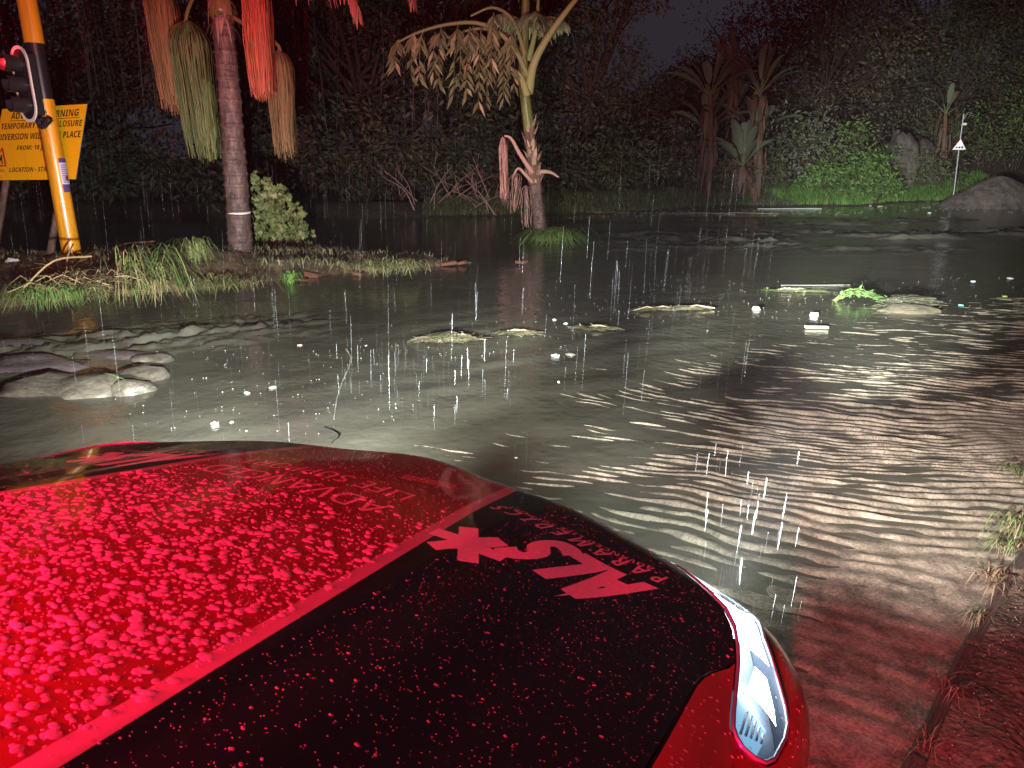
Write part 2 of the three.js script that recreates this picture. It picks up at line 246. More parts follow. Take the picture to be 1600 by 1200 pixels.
function bodyN(t, u) { const e = 0.003, a = bodyY(t + e, u) - bodyY(t - e, u), b = bodyY(t, u + e) - bodyY(t, u - e); return V(-a / (2 * e), 1, -b / (2 * e)).normalize(); }
function clipPoly(poly, axis, lim, sign) { const out = []; for (let i = 0; i < poly.length; i++) { const a = poly[i], b = poly[(i + 1) % poly.length], da = (a[axis] - lim) * sign, db = (b[axis] - lim) * sign; if (da >= 0) out.push(a); if ((da >= 0) !== (db >= 0)) { const k = da / (da - db); out.push([a[0] + (b[0] - a[0]) * k, a[1] + (b[1] - a[1]) * k]); } } return out; }
function patch(name, outline, res, F, N, mat, parent, uvOf = (t, u) => [t, u]) { // a piece of bodywork: the outline (t, u) cut out of the surface F
  let t0 = 9, t1 = -9, u0 = 9, u1 = -9; for (const [t, u] of outline) { t0 = Math.min(t0, t); t1 = Math.max(t1, t); u0 = Math.min(u0, u); u1 = Math.max(u1, u); }
  const pos = [], nor = [], uv = [], idx = []; let n = 0;
  for (let a = t0; a < t1; a += res) { const strip = clipPoly(clipPoly(outline, 0, a, 1), 0, a + res, -1); if (strip.length < 3) continue;
    for (let b = u0; b < u1; b += res) { const c = clipPoly(clipPoly(strip, 1, b, 1), 1, b + res, -1); if (c.length < 3) continue;
      const pts = c.map(([x, y]) => new THREE.Vector2(x, y)); if (Math.abs(THREE.ShapeUtils.area(pts)) < 1e-9) continue;
      const tris = THREE.ShapeUtils.triangulateShape(pts, []);
      for (const [x, y] of c) { const p = F(x, y), q = N(x, y), w = uvOf(x, y); pos.push(p.x, p.y, p.z); nor.push(q.x, q.y, q.z); uv.push(w[0], w[1]); }
      for (const [x, y, z] of tris) { const A = c[x], B = c[y], C = c[z]; if ((B[0] - A[0]) * (C[1] - A[1]) - (B[1] - A[1]) * (C[0] - A[0]) > 0) idx.push(n + x, n + z, n + y); else idx.push(n + x, n + y, n + z); }
      n += c.length; } }
  const g = new THREE.BufferGeometry(); g.setAttribute('position', new THREE.Float32BufferAttribute(pos, 3)); g.setAttribute('normal', new THREE.Float32BufferAttribute(nor, 3)); g.setAttribute('uv', new THREE.Float32BufferAttribute(uv, 2)); g.setIndex(idx);
  return mesh(name, g, mat, parent);
}
const mirror = (l) => l.map(([t, u]) => [-t, u]).reverse();
const car = thing('response_car', 'wet black and red paramedic response car with lit headlamp, nose in the foreground', 'car', V(-0.1591, 0, -1.6614), -0.4707);
car.updateMatrixWorld(true);

// vinyl on the bonnet
function bonnetPrint() {
  const W = 2048, H = 1480, c = document.createElement('canvas'); c.width = W; c.height = H; const g = c.getContext('2d');
  const X = (t) => (t + .92) / 1.84 * W, Y = (u) => u / 1.33 * H, S = W / 1.84;
  g.fillStyle = '#0b0a0c'; g.fillRect(0, 0, W, H);
  const band = (a, b, col) => { g.fillStyle = col; g.beginPath(); g.moveTo(X(-a), Y(-.02)); g.lineTo(X(a), Y(-.02)); g.lineTo(X(b), Y(1.33)); g.lineTo(X(-b), Y(1.33)); g.closePath(); g.fill(); };
  band(.262, .392, '#b3949a'); band(.236, .366, '#75101a');
  function words(s, t, u, width, height, col, font = 'bold', turn = 0, gap = 0, lean = 0) { // reads from in front of the car
    g.save(); g.translate(X(t), Y(u)); g.rotate(Math.PI + turn); g.transform(1, 0, lean, 1, 0, 0); g.font = `${font} 100px sans-serif`; g.textBaseline = 'alphabetic'; g.fillStyle = col;
    const each = [...s].map((ch) => g.measureText(ch).width), total = each.reduce((a, b) => a + b, 0) + gap * (s.length - 1);
    g.scale(width * S / total, height * S / 73); let x = 0; [...s].forEach((ch, i) => { g.fillText(ch, x, 0); if (font === 'bold' && height > .1) { g.lineWidth = 9; g.strokeStyle = col; g.strokeText(ch, x, 0); } x += each[i] + gap; }); g.restore();
  }
  function star(t, u, r, col) { g.save(); g.translate(X(t), Y(u)); g.fillStyle = col; for (let k = 0; k < 3; k++) { g.rotate(Math.PI / 3); g.fillRect(-r * S, -r * S * 0.25, 2 * r * S, r * S * 0.5); } g.restore(); }
  words('ADVANCED', .19, .478, .435, .062, '#e6b9be', 'normal'); words('LIFE SUPPORT', .185, .398, .42, .045, '#e6b9be', 'normal');
  g.fillStyle = '#c0505a'; g.save(); g.translate(X(.14), Y(.295)); g.rotate(-.35); g.fillRect(-.055 * S, -.018 * S, .11 * S, .036 * S); g.restore();
  for (const m of [1, -1]) {
    const t0 = m > 0 ? .645 : -.325;
    words('ALS', t0 - .005, m > 0 ? .415 : .455, .185, .135, '#e9dcdc', 'bold', m > 0 ? .16 : -.1, 0, -.25);
    words('PARAMEDICS', t0 + .012, .378 + (m > 0 ? -.02 : .03), .345, .034, '#d9c6c6', 'bold', m > 0 ? .13 : -.1, 34, -.2);
    words('ADVANCED LIFE SUPPORT', t0 - .02, .352 + (m > 0 ? -.012 : .03), .30, .014, '#c8b0b0', 'bold', m > 0 ? .13 : -.1, 6);
    star(t0 - .275, .53 - (m > 0 ? 0 : .03), .066, '#e9dcdc');
  }
  // road film and dried spray
  const R = rng(77); for (let k = 0; k < 5200; k++) { g.fillStyle = `rgba(${R() < .5 ? '150,140,130' : '20,16,16'},${R.r(.03, .12)})`; const r = R.r(.6, 3.4); g.beginPath(); g.arc(R() * W, R() * H, r, 0, 7); g.fill(); }
  const t = new THREE.CanvasTexture(c); t.colorSpace = THREE.SRGBColorSpace; return t;
}
const CM = {
  bonnet: phys({ map: bonnetPrint(), roughness: .38, clearcoat: .55, clearcoatRoughness: .05 }),
  red: phys({ color: lin(.42, .012, .018), roughness: .4, clearcoat: 1, clearcoatRoughness: .06 }),
  glass: phys({ color: lin(.9, .95, 1), transmission: 1, roughness: .03, ior: 1.45 }),
  tint: phys({ color: lin(.02, .022, .025), roughness: .08, clearcoat: 1 }),
  lens: phys({ color: lin(.93, .97, 1), transmission: 1, roughness: .06, ior: 1.3 }),
  bowl: phys({ color: lin(.42, .5, .6), metalness: .55, roughness: .32 }),
  bowlDark: phys({ color: lin(.05, .06, .08), metalness: .4, roughness: .35 }),
  glow: std({ color: lin(.9, .95, 1), emissive: lin(.88, .97, 1), emissiveIntensity: 12 }),
  scatterGlow: std({ color: lin(.25, .3, .36), emissive: lin(.28, .58, .85), emissiveIntensity: .8 }),  // emission stands in for lamp light scattered off the side reflector
  redGlow: std({ color: lin(.5, .01, .02), emissive: REDC, emissiveIntensity: 6 }),
  rubber: std({ color: lin(.012, .012, .012), roughness: .85 }),
  trim: phys({ color: lin(.012, .012, .013), roughness: .5 }),
  chrome: phys({ color: lin(.6, .6, .62), metalness: 1, roughness: .15 }),
  bead: phys({ color: lin(.93, .93, .95), transmission: .72, roughness: .22, ior: 1.33 }),
};
const lampIn = [[.594, .199], [.652, .277], [.694, .326], [.721, .356], [.754, .393], [.774, .433], [.788, .484], [.796, .526], [.803, .584], [.810, .642], [.814, .668], [.820, .680], [.829, .687]];
const lampOut = [[.842, .682], [.853, .668], [.861, .64], [.868, .575], [.868, .541], [.861, .516], [.848, .486], [.831, .445], [.815, .41], [.803, .365], [.787, .318], [.765, .283], [.74, .262], [.70, .237], [.65, .212], [.61, .193]];
const lampOutline = [...lampIn, ...lampOut];
const nudge = (l, d) => { const c = [.735, .44]; return l.map(([t, u], i) => { const a = l[Math.max(0, i - 1)], b = l[Math.min(l.length - 1, i + 1)], x = b[0] - a[0], y = b[1] - a[1], q = Math.hypot(x, y) || 1; return [t + y / q * d, u - x / q * d]; }); };
const shutLine = [[.745, 1.2], [.747, .98], [.751, .847], [.754, .762], [.757, .631], [.761, .602], [.770, .575], [.782, .548]];
const rightHood = [...shutLine, ...[...lampIn.slice(0, 8)].reverse().map(([t, u]) => [t - .005, u + .003])];
const front = []; for (let k = 1; k < 60; k++) { const t = .589 - 1.178 * k / 60; front.push([t, noseU(t) + .0006]); }
const hoodOutline = [...rightHood, ...front, ...mirror(rightHood)];
patch('bonnet', hoodOutline, .016, (t, u) => bodyP(t, u), bodyN, CM.bonnet, car, (t, u) => [(t + .92) / 1.84, 1 - u / 1.33]);
// wings, outside the shut line and round the lamp
const wing = [[.9, 1.2], [.9, .34], ...(() => { const l = []; for (let t = .895; t > .807; t -= .012) l.push([t, noseU(t) + .0006]); return l; })(), [.808, .36], ...[...lampOut.slice(0, 9)].reverse().map(([t, u]) => [t + .004, u]), [.829, .692], ...[...lampIn.slice(7, 12)].reverse().map(([t, u]) => [t - .004, u + .003]), ...[...shutLine].reverse().map(([t, u]) => [t + .0055, u + .003])];
for (const m of [1, -1]) {
  patch('wing', m > 0 ? wing : mirror(wing), .016, (t, u) => bodyP(t, u), bodyN, CM.red, car);
  const gap = new MB(); gap.tube(shutLine.map(([t, u]) => bodyP(m * (t + .003), u, -.008)), .005, 5); gap.build('shut_line_seal', CM.trim, car);
}
// headlamps: clear lens, bowl, bright front element, ribbed side reflector, the right one made to glow as scattered lamp light
for (const m of [1, -1]) {
  const o = m > 0 ? lampOutline : mirror(lampOutline), lamp = new THREE.Group(); lamp.name = 'headlamp'; car.add(lamp);
  patch('lens', o, .011, (t, u) => bodyP(t, u, .0015), bodyN, CM.lens, lamp);
  const inset = (l, k) => { const cx = l.reduce((a, b) => a + b[0], 0) / l.length, cy = l.reduce((a, b) => a + b[1], 0) / l.length; return l.map(([t, u]) => [t + (cx - t) * k * .5, u + (cy - u) * k * .2]); };
  patch('bowl', o, .014, (t, u) => { const p = bodyP(t, u); return V(p.x - m * .01, p.y - .05, p.z + .004); }, bodyN, m > 0 ? CM.bowl : CM.bowlDark, lamp);
  const w = new MB(); for (let i = 0; i < o.length; i++) { const a = o[i], b = o[(i + 1) % o.length], A = bodyP(...a), B = bodyP(...b); w.quadP(A, B, V(B.x - m * .01, B.y - .052, B.z + .004), V(A.x - m * .01, A.y - .052, A.z + .004)); } w.build('bezel', CM.bowlDark, lamp);
  const rim = new MB(); rim.tube([...o, o[0]].map(([t, u]) => bodyP(t, u, .001)), .0028, 5, false); rim.build('lens_rim', CM.bowl, lamp);
  const bright = clipPoly(o, 1, m > 0 ? .455 : .26, -1), B2 = bright.map(([t, u]) => [t, u]);
  patch('headlamp_led', B2, .012, (t, u) => bodyP(t, u, -.007), bodyN, CM.glow, lamp);
  const dim = clipPoly(clipPoly(o, 1, .47, 1), 1, .54, -1); if (m > 0) patch('side_lamp', clipPoly(dim, 0, m * .822, m), .01, (t, u) => bodyP(t, u, -.016), bodyN, CM.glow, lamp);
  for (let k = 0; k < 5; k++) { const r = new MB(), t = .832 + k * .0065; r.tube([bodyP(m * t, .572 + k * .002, -.02), bodyP(m * t, .628 - k * .007, -.02)], .0021, 5); r.build('reflector_rib', CM.chrome, lamp); }
  patch('side_reflector', clipPoly(o, 1, .545, 1), .012, (t, u) => bodyP(t, u, -.03), bodyN, m > 0 ? CM.scatterGlow : CM.bowlDark, lamp);
  // its light: a broad spread and a narrow long beam
  const at = V(m * .70, .83, noseU(.70) - .03);
  for (const [side, cd, half, yaw, pitch, name] of BEAMS) { if (side && side !== m) continue;
    const s = new THREE.SpotLight(HEAD, cd, 0, half, 1, 2), w = THREE.MathUtils.degToRad(yaw), v = THREE.MathUtils.degToRad(pitch); s.name = name; s.position.copy(at); s.castShadow = true; s.shadow.radius = 2.2;
    const t = new THREE.Object3D(); t.name = name + '_aim'; t.position.set(at.x + Math.sin(w) * Math.cos(v) * 10, at.y + Math.sin(v) * 10, at.z - Math.cos(w) * Math.cos(v) * 10); car.add(t); s.target = t; lamp.add(s);
  }
}
// front, sides, cabin
{
  const b = new MB(), rows = [[0, 0], [-.06, -.012], [-.10, -.035], [-.2, -.05], [-.32, -.06], [-.42, -.045], [-.5, .03]]; let prev = null;
  for (const [dy, du] of rows) { const r = b.n; for (let k = 0; k <= 60; k++) { const t = -.9 + 1.8 * k / 60; b.v(t, .833 - .02 * (t / .9) ** 2 - (Math.abs(t) > .8 ? .1 * (Math.abs(t) - .8) / .1 : 0) * (dy === 0 ? 1 : .6) + dy, noseU(t) + du + .0015); } if (prev !== null) for (let k = 0; k < 60; k++) b.quad(prev + k, r + k, r + k + 1, prev + k + 1); prev = r; }
  b.build('bumper', CM.red, car);
  const gr = new THREE.Group(); gr.name = 'grille'; car.add(gr);
  for (let k = 0; k < 5; k++) { const q = new MB(), pts = []; for (let j = 0; j <= 16; j++) { const t = -.5 + j / 16; pts.push(V(t, .77 - k * .042, noseU(t) - .055 - (k > 1 ? .01 : 0))); } q.tube(pts, .011, 6); q.build('slat', CM.trim, gr); }
  const pl = mesh('number_plate', new RoundedBoxGeometry(.5, .11, .008, 2, .004), M.white, car); pl.position.set(0, .48, -.075);
  for (const m of [1, -1]) {
    const s = new THREE.Shape(), top = (u) => bodyY(.8999, Math.max(u, .34)) - .002; s.moveTo(.34, .42); for (let u = .34; u <= 1.21; u += .03) s.lineTo(u, top(u)); s.lineTo(1.2, 1.1); s.lineTo(4.2, 1.12); s.lineTo(4.35, .5); s.lineTo(4.05, .4); s.absarc(3.62, .36, .42, .1, Math.PI - .1, false); s.lineTo(1.4, .38); s.absarc(.98, .36, .42, .05, Math.PI - .15, false); s.lineTo(.34, .42);
    const g = new THREE.ExtrudeGeometry(s, { depth: .03, bevelEnabled: false, curveSegments: 20 }); g.rotateY(-Math.PI / 2); g.translate(m > 0 ? .899 : -.869, 0, 0);
    // rotateY(-90): shape x -> z, depth -> -x
    mesh('body_side', g, CM.red, car);
    for (const u of [.98, 3.62]) { const wheel = new THREE.Group(); wheel.name = 'wheel'; car.add(wheel); const ty = new THREE.TorusGeometry(.29, .1, 12, 32); ty.rotateY(Math.PI / 2); ty.translate(m * .78, .35, u); mesh('tyre', ty, CM.rubber, wheel); const rm = new THREE.CylinderGeometry(.22, .22, .12, 20); rm.rotateZ(Math.PI / 2); rm.translate(m * .79, .35, u); mesh('rim', rm, CM.bowlDark, wheel); }
    if (m > 0) { const sl = mesh('mirror_strobe_lamp', new RoundedBoxGeometry(.12, .03, .03, 2, .01), CM.redGlow, car); sl.position.set(1.02, 1.19, 1.87); const SL = new THREE.PointLight(REDC, LAMP.mirror, 0, 2); SL.name = 'mirror_strobe_light'; SL.position.set(1.02, 1.19, 1.868); SL.shadow.radius = 1.5; SL.castShadow = true; car.add(SL); }
    const mir = mesh('side_mirror', new RoundedBoxGeometry(.2, .16, .1, 3, .04), CM.trim, car); mir.position.set(m * 1.0, 1.26, 1.95);
  }
  const tub = mesh('floor_pan', new THREE.BoxGeometry(1.7, .12, 3.9), CM.trim, car); tub.position.set(0, .45, 2.35);
  const q = (name, mat, P) => { const w = new MB(); w.quadP(...P.map((p) => V(...p))); return w.build(name, mat, car); };
  const yb = 1.205, yr = 1.8;
  q('scuttle', CM.trim, [[-.87, 1.15, 1.205], [.87, 1.15, 1.205], [.8, yb, 1.34], [-.8, yb, 1.34]]);
  q('windscreen', CM.tint, [[-.74, yb, 1.34], [.74, yb, 1.34], [.56, yr, 2.1], [-.56, yr, 2.1]]);
  q('rear_window', CM.tint, [[.74, yb, 4.25], [-.74, yb, 4.25], [-.56, yr, 3.95], [.56, yr, 3.95]]);
  for (const m of [1, -1]) { q('side_window', CM.tint, [[m * .8, yb, 1.34], [m * .86, 1.12, 4.25], [m * .58, yr, 3.95], [m * .58, yr, 2.1]]); q('shoulder', CM.red, [[m * .9, 1.1, 1.2], [m * .9, 1.12, 4.2], [m * .86, 1.13, 4.25], [m * .8, yb, 1.34]]); const pb = new MB(); pb.tube([V(m * .76, yb, 1.34), V(m * .57, yr, 2.1), V(m * .57, yr, 3.95)], .035, 6); pb.build('pillar', CM.red, car); }
  const rf = mesh('roof', new RoundedBoxGeometry(1.16, .06, 1.9, 3, .03), CM.red, car); rf.position.set(0, yr + .02, 3.02);
  const tail = mesh('tailgate', new THREE.BoxGeometry(1.7, .72, .06), CM.red, car); tail.position.set(0, .8, 4.26);
  const bar = new THREE.Group(); bar.name = 'roof_light_bar'; car.add(bar);
  const base = mesh('bar_base', new RoundedBoxGeometry(1.26, .075, .2, 2, .015), CM.trim, bar); base.position.set(0, 1.892, 2.24);
  for (const t of [-.47, 0, .47]) {
    const lampM = mesh('beacon_lamp', new RoundedBoxGeometry(.3, .075, .16, 3, .03), CM.redGlow, bar); lampM.position.set(t, 1.975, 2.24);
    const fl = new THREE.SpotLight(REDC, LAMP.redBeam * (t < 0 ? .6 : 1), 0, .42, 1, 2), w = t < 0 ? -.85 : t > 0 ? .05 : -.45, aim = new THREE.Object3D(); aim.name = 'beacon_beam_aim'; aim.position.set(t + Math.sin(w) * 10, 1.975 + 2.3, 2.12 - Math.cos(w) * 10); bar.add(aim); fl.name = 'beacon_beam'; fl.target = aim; fl.position.set(t, 1.98, 2.12); fl.shadow.radius = 2; fl.castShadow = true; bar.add(fl);   // the lamp's optics throw most of its light ahead
    const L = new THREE.PointLight(REDC, LAMP.red / 3, 0, 2); L.name = 'beacon_light'; L.position.set(t, 1.98, 2.2); L.shadow.radius = 3; L.castShadow = true; bar.add(L);
  }
  for (const t of [-.3, .06]) { // strobes at the windscreen's foot rake over the bonnet
    const s = mesh('scuttle_strobe_lamp', new RoundedBoxGeometry(.16, .045, .05, 2, .015), CM.redGlow, car); s.position.set(t, 1.315, 1.36);
    const L = new THREE.PointLight(REDC, LAMP.scuttle, 0, 2); L.name = 'scuttle_strobe_light'; L.position.set(t, 1.318, 1.352); L.shadow.radius = 1.6; L.castShadow = true; car.add(L);
    const f = mesh('strobe_foot', new THREE.BoxGeometry(.1, .1, .03), CM.trim, car); f.position.set(t, 1.25, 1.37);
  }
}
// rain standing on the paint
{
  const R = rng(41), g = new THREE.SphereGeometry(1, 9, 5, 0, Math.PI * 2, 0, Math.PI / 2), list = [], m4 = new THREE.Matrix4(), q = new THREE.Quaternion(), up = V(0, 1, 0), tw = new THREE.Quaternion();
  const inside = (t, u, poly) => { let c = false; for (let i = 0, j = poly.length - 1; i < poly.length; j = i++) { const a = poly[i], b = poly[j]; if ((a[1] > u) !== (b[1] > u) && t < (b[0] - a[0]) * (u - a[1]) / (b[1] - a[1]) + a[0]) c = !c; } return c; };
  const put = (t, u, r, flat) => { q.setFromUnitVectors(up, bodyN(t, u)); tw.setFromAxisAngle(up, R.r(-.5, .5)); q.multiply(tw); list.push(m4.clone().compose(bodyP(t, u, .0004), q.clone(), V(r * R.r(.9, 1.5), r * flat, r * R.r(.75, 1)))); };
  for (let k = 0; k < 15000; k++) { const u = .04 + 1.14 * Math.pow(R(), .8), t = R.r(-1, 1) * (.245 + .1 * u); if (u < noseU(t) + .03) continue; const big = smooth(u, .35, .8), r = R() < .12 * big ? R.r(.0034, .0070) : R() < .35 ? R.r(.0016, .0036) * (.5 + .5 * big) : R.r(.0005, .0013); if (R() > .3 + .7 * big) continue; put(t, u, r, .42); }
  for (let k = 0; k < 5200; k++) { const t = (R() < .75 ? 1 : -1) * R.r(.37, .79), u = R.r(.1, 1.19); if (!inside(t, u, hoodOutline)) continue; put(t, u, R() < .05 ? R.r(.0014, .0024) : R.r(.0004, .0011), .45); }
  for (let k = 0; k < 900; k++) { const s = R() < .8 ? 1 : -1, t = s * R.r(.69, .895), u = R.r(.25, 1.1); if (inside(Math.abs(t), u, wing)) put(t, u, R.r(.0006, .0022), .45); else if (inside(Math.abs(t), u, lampOutline)) put(t, u, R.r(.0006, .0018), .5); }
  for (let k = 0; k < 1500; k++) { const t = R.r(-.8, .72), u = noseU(t) + R.r(.004, .07); put(t, u, R.r(.001, .0032), .6); }
  const im = new THREE.InstancedMesh(g, CM.bead, list.length); list.forEach((m, i) => im.setMatrixAt(i, m)); im.name = 'rain_beads'; kind(im, 'stuff'); im.castShadow = im.receiveShadow = true; car.add(im);
}
// ------------------------------------------------------------------ traffic light and warning board on the island
{
  const base = onLevel(114, 405, .33), pole = thing('traffic_light', 'yellow and black traffic light pole showing red, standing in grass at the left', 'traffic light', V(base.x, .18, base.z));
  const sec = (name, y0, y1, r0, r1, mat) => { const g = new THREE.CylinderGeometry(r1, r0, y1 - y0, 40, 1); g.translate(0, (y0 + y1) / 2, 0); return mesh(name, g, mat, pole); };
  const lo = sec('pole_section', 0, 2.33, .128, .117, M.yellow);
  sec('black_collar', 2.33, 3.03, .112, .110, M.blackPaint); sec('pole_section', 3.03, 5.6, .121, .112, M.yellow);
  const seam = new THREE.TorusGeometry(.1245, .0028, 6, 40); seam.rotateX(Math.PI / 2); seam.translate(0, .87, 0); mesh('weld_seam', seam, M.yellow, pole);
  const toCam = Math.atan2(-base.x, -base.z), bolt = new THREE.CylinderGeometry(.018, .018, .03, 12); bolt.rotateX(Math.PI / 2); bolt.translate(0, 2.16, .118); bolt.rotateY(toCam - .12); mesh('bolt', bolt, M.blackPlastic, pole);
  { // a notice glued round the pole
    const c = document.createElement('canvas'); c.width = 128; c.height = 256; const g = c.getContext('2d'), R = rng(3); g.fillStyle = '#cfc8dc'; g.fillRect(0, 0, 128, 256); g.fillStyle = '#4d3f74'; g.fillRect(0, 0, 128, 34); g.fillRect(0, 196, 128, 60); for (let k = 0; k < 9; k++) { g.fillStyle = '#5d5380'; g.fillRect(12, 48 + k * 16, R.r(60, 104), 7); } g.fillStyle = '#84304a'; g.fillRect(40, 130, 44, 40);
    const t = new THREE.CanvasTexture(c); t.colorSpace = THREE.SRGBColorSpace; const s = new THREE.CylinderGeometry(.1238, .1265, .46, 16, 1, true, 0, 1.5); s.translate(0, 1.33, 0); s.rotateY(toCam + .28); mesh('notice', s, std({ map: t, roughness: .6, side: THREE.DoubleSide }), pole);
  }
  // the signal head, turned away to the left
  const H = new THREE.Group(); H.name = 'signal_head'; const hp = ahead(38, 132, 10.25); H.position.set(hp.x - pole.position.x, hp.y - pole.position.y, hp.z - pole.position.z); H.rotation.y = toCam - 1.12; H.scale.setScalar(.84); pole.add(H);
  const plate = (w, h, r, d) => { const s = new THREE.Shape(); s.moveTo(-w, -h + r); s.absarc(-w + r, -h + r, r, Math.PI, 1.5 * Math.PI); s.absarc(w - r, -h + r, r, 1.5 * Math.PI, 2 * Math.PI); s.absarc(w - r, h - r, r, 0, .5 * Math.PI); s.absarc(-w + r, h - r, r, .5 * Math.PI, Math.PI); return s; };
  const whole = plate(.27, .56, .25), inner = plate(.225, .515, .21); mesh('backboard', new THREE.ExtrudeGeometry(inner, { depth: .012, bevelEnabled: false, curveSegments: 16 }), M.blackPlastic, H);
  whole.holes.push(new THREE.Path(inner.getPoints(16))); const rimG = new THREE.ExtrudeGeometry(whole, { depth: .02, bevelEnabled: false, curveSegments: 16 }); rimG.translate(0, 0, -.002); mesh('white_border', rimG, M.white, H);
  const boxG = new RoundedBoxGeometry(.28, .92, .2, 3, .03); boxG.translate(0, 0, -.08); mesh('lamp_case', boxG, M.blackPlastic, H);
  [.3, 0, -.3].forEach((y, k) => {
    const lens = new THREE.SphereGeometry(.105, 24, 8, 0, Math.PI * 2, 0, .9); lens.rotateX(Math.PI / 2); lens.scale(1, 1, .5); lens.translate(0, y, .0);
    mesh(k ? 'dark_lens' : 'red_signal_lamp', lens, k ? phys({ color: k === 1 ? lin(.06, .035, .005) : lin(.005, .04, .02), roughness: .2 }) : std({ color: lin(.5, .01, .01), emissive: lin(1, .02, .035), emissiveIntensity: 9 }), H);
    const v = new THREE.CylinderGeometry(.122, .128, .26, 28, 1, true, Math.PI * .78 - Math.PI / 2 + .3, Math.PI * 1.55); v.rotateX(Math.PI / 2); v.rotateZ(Math.PI * .94); v.translate(0, y, .14); mesh('visor', v, phys({ color: lin(.02, .018, .02), roughness: .3, side: THREE.DoubleSide }), H);
  });
  const L = new THREE.PointLight(lin(1, .02, .035), LAMP.signal, 0, 2); L.name = 'signal_glow'; L.position.set(0, .3, .075); L.castShadow = true; H.add(L);
  const br = new MB(); br.tube(path([V(0, -.5, -.1), V(.06, -.62, -.12), V(.2, -.5, -.2)], 8), .05, 8); br.build('bracket', M.blackPlastic, H);
  const arm = new MB(); const a0 = H.position.clone().add(V(.1, -.42, -.05)), a1 = V(0, a0.y + .1, 0); arm.tube([a0, a0.clone().lerp(a1, .5).add(V(0, -.06, 0)), a1], .03, 8); arm.build('mounting_arm', M.blackPlastic, pole);
}
{
  const c = document.createElement('canvas'); c.width = 1024; c.height = 900; const g = c.getContext('2d'); g.fillStyle = '#f7b307'; g.fillRect(0, 0, 1024, 900); g.fillStyle = '#1a1512';
  const fit = (s, x, y, w, h, wt = 'bold') => { g.save(); g.font = `${wt} 100px sans-serif`; const k = g.measureText(s).width; g.translate(x, y); g.scale(w / k, h / 73); g.fillText(s, 0, 0); g.restore(); };
  fit('ADVANCE WARNING', 130, 138, 820, 84); g.fillRect(120, 156, 840, 7); fit('TEMPORARY ROAD CLOSURE', 22, 262, 982, 76); fit('DIVERSION WILL BE IN PLACE', 8, 398, 1000, 78); fit('FROM: 18 JAN 2025', 262, 528, 560, 56); fit('LOCATION - STAPLE', 210, 800, 560, 56); fit('for', 18, 800, 46, 44, 'normal'); fit('km', 92, 800, 62, 44, 'normal');
  g.lineJoin = 'round'; g.fillStyle = '#f4efe6'; g.strokeStyle = '#c4281b'; g.lineWidth = 20; g.beginPath(); g.moveTo(84, 500); g.lineTo(160, 720); g.lineTo(-40, 720); g.closePath(); g.fillStyle = '#f7b307'; g.fill(); g.stroke(); g.fillStyle = '#15110f'; g.beginPath(); g.arc(88, 590, 11, 0, 7); g.fill(); g.fillRect(76, 602, 26, 48); g.fillRect(70, 646, 14, 56); g.save(); g.translate(92, 646); g.rotate(-.35); g.fillRect(0, 0, 14, 58); g.restore(); g.save(); g.translate(86, 616); g.rotate(.9); g.fillRect(0, 0, 10, 74); g.restore(); g.beginPath(); g.moveTo(0, 704); g.lineTo(52, 704); g.lineTo(30, 668); g.lineTo(8, 676); g.fill();
  const R = rng(9); for (let k = 0; k < 900; k++) { g.fillStyle = `rgba(90,60,20,${R.r(.02, .1)})`; g.beginPath(); g.arc(R() * 1024, R() * 900, R.r(1, 7), 0, 7); g.fill(); }
  const t = new THREE.CanvasTexture(c); t.colorSpace = THREE.SRGBColorSpace; const face = phys({ map: t, roughness: .45 });
  const TL = ahead(-4, 172, 11.75), TR = ahead(133, 163, 11.15), BR = ahead(122, 280, 10.72), BL = ahead(-6, 281, 11.3);
  const X = TR.clone().sub(TL).add(BR).sub(BL).multiplyScalar(.5), Yv = TL.clone().sub(BL).add(TR).sub(BR).multiplyScalar(.5), w = X.length(), h = Yv.length(); X.normalize(); Yv.addScaledVector(X, -Yv.dot(X)).normalize(); const Z = V(0, 0, 0).crossVectors(X, Yv), ctr = TL.clone().add(TR).add(BR).add(BL).multiplyScalar(.25);
  const o = thing('warning_board', 'yellow road closure warning board leaning back on two posts behind the pole', 'sign', V(0, 0, 0)); o.quaternion.setFromRotationMatrix(new THREE.Matrix4().makeBasis(X, Yv, Z));
  const foot = ctr.clone().addScaledVector(Yv, -h / 2 - 1.0); o.position.copy(foot);
  const bg = new THREE.BoxGeometry(w, h, .012); bg.translate(0, 1.0 + h / 2, 0); mesh('panel', bg, [M.steel, M.steel, M.steel, M.steel, face, M.steel], o);
  for (const x of [-w * .36, w * .30]) { const p = new MB(); p.tube([V(x, -.15, -.05), V(x + .01, .6, -.05), V(x, 1.0 + h * .9, -.05)], (q) => .05 - .006 * q, 10); p.build('post', M.wood, o); }
}
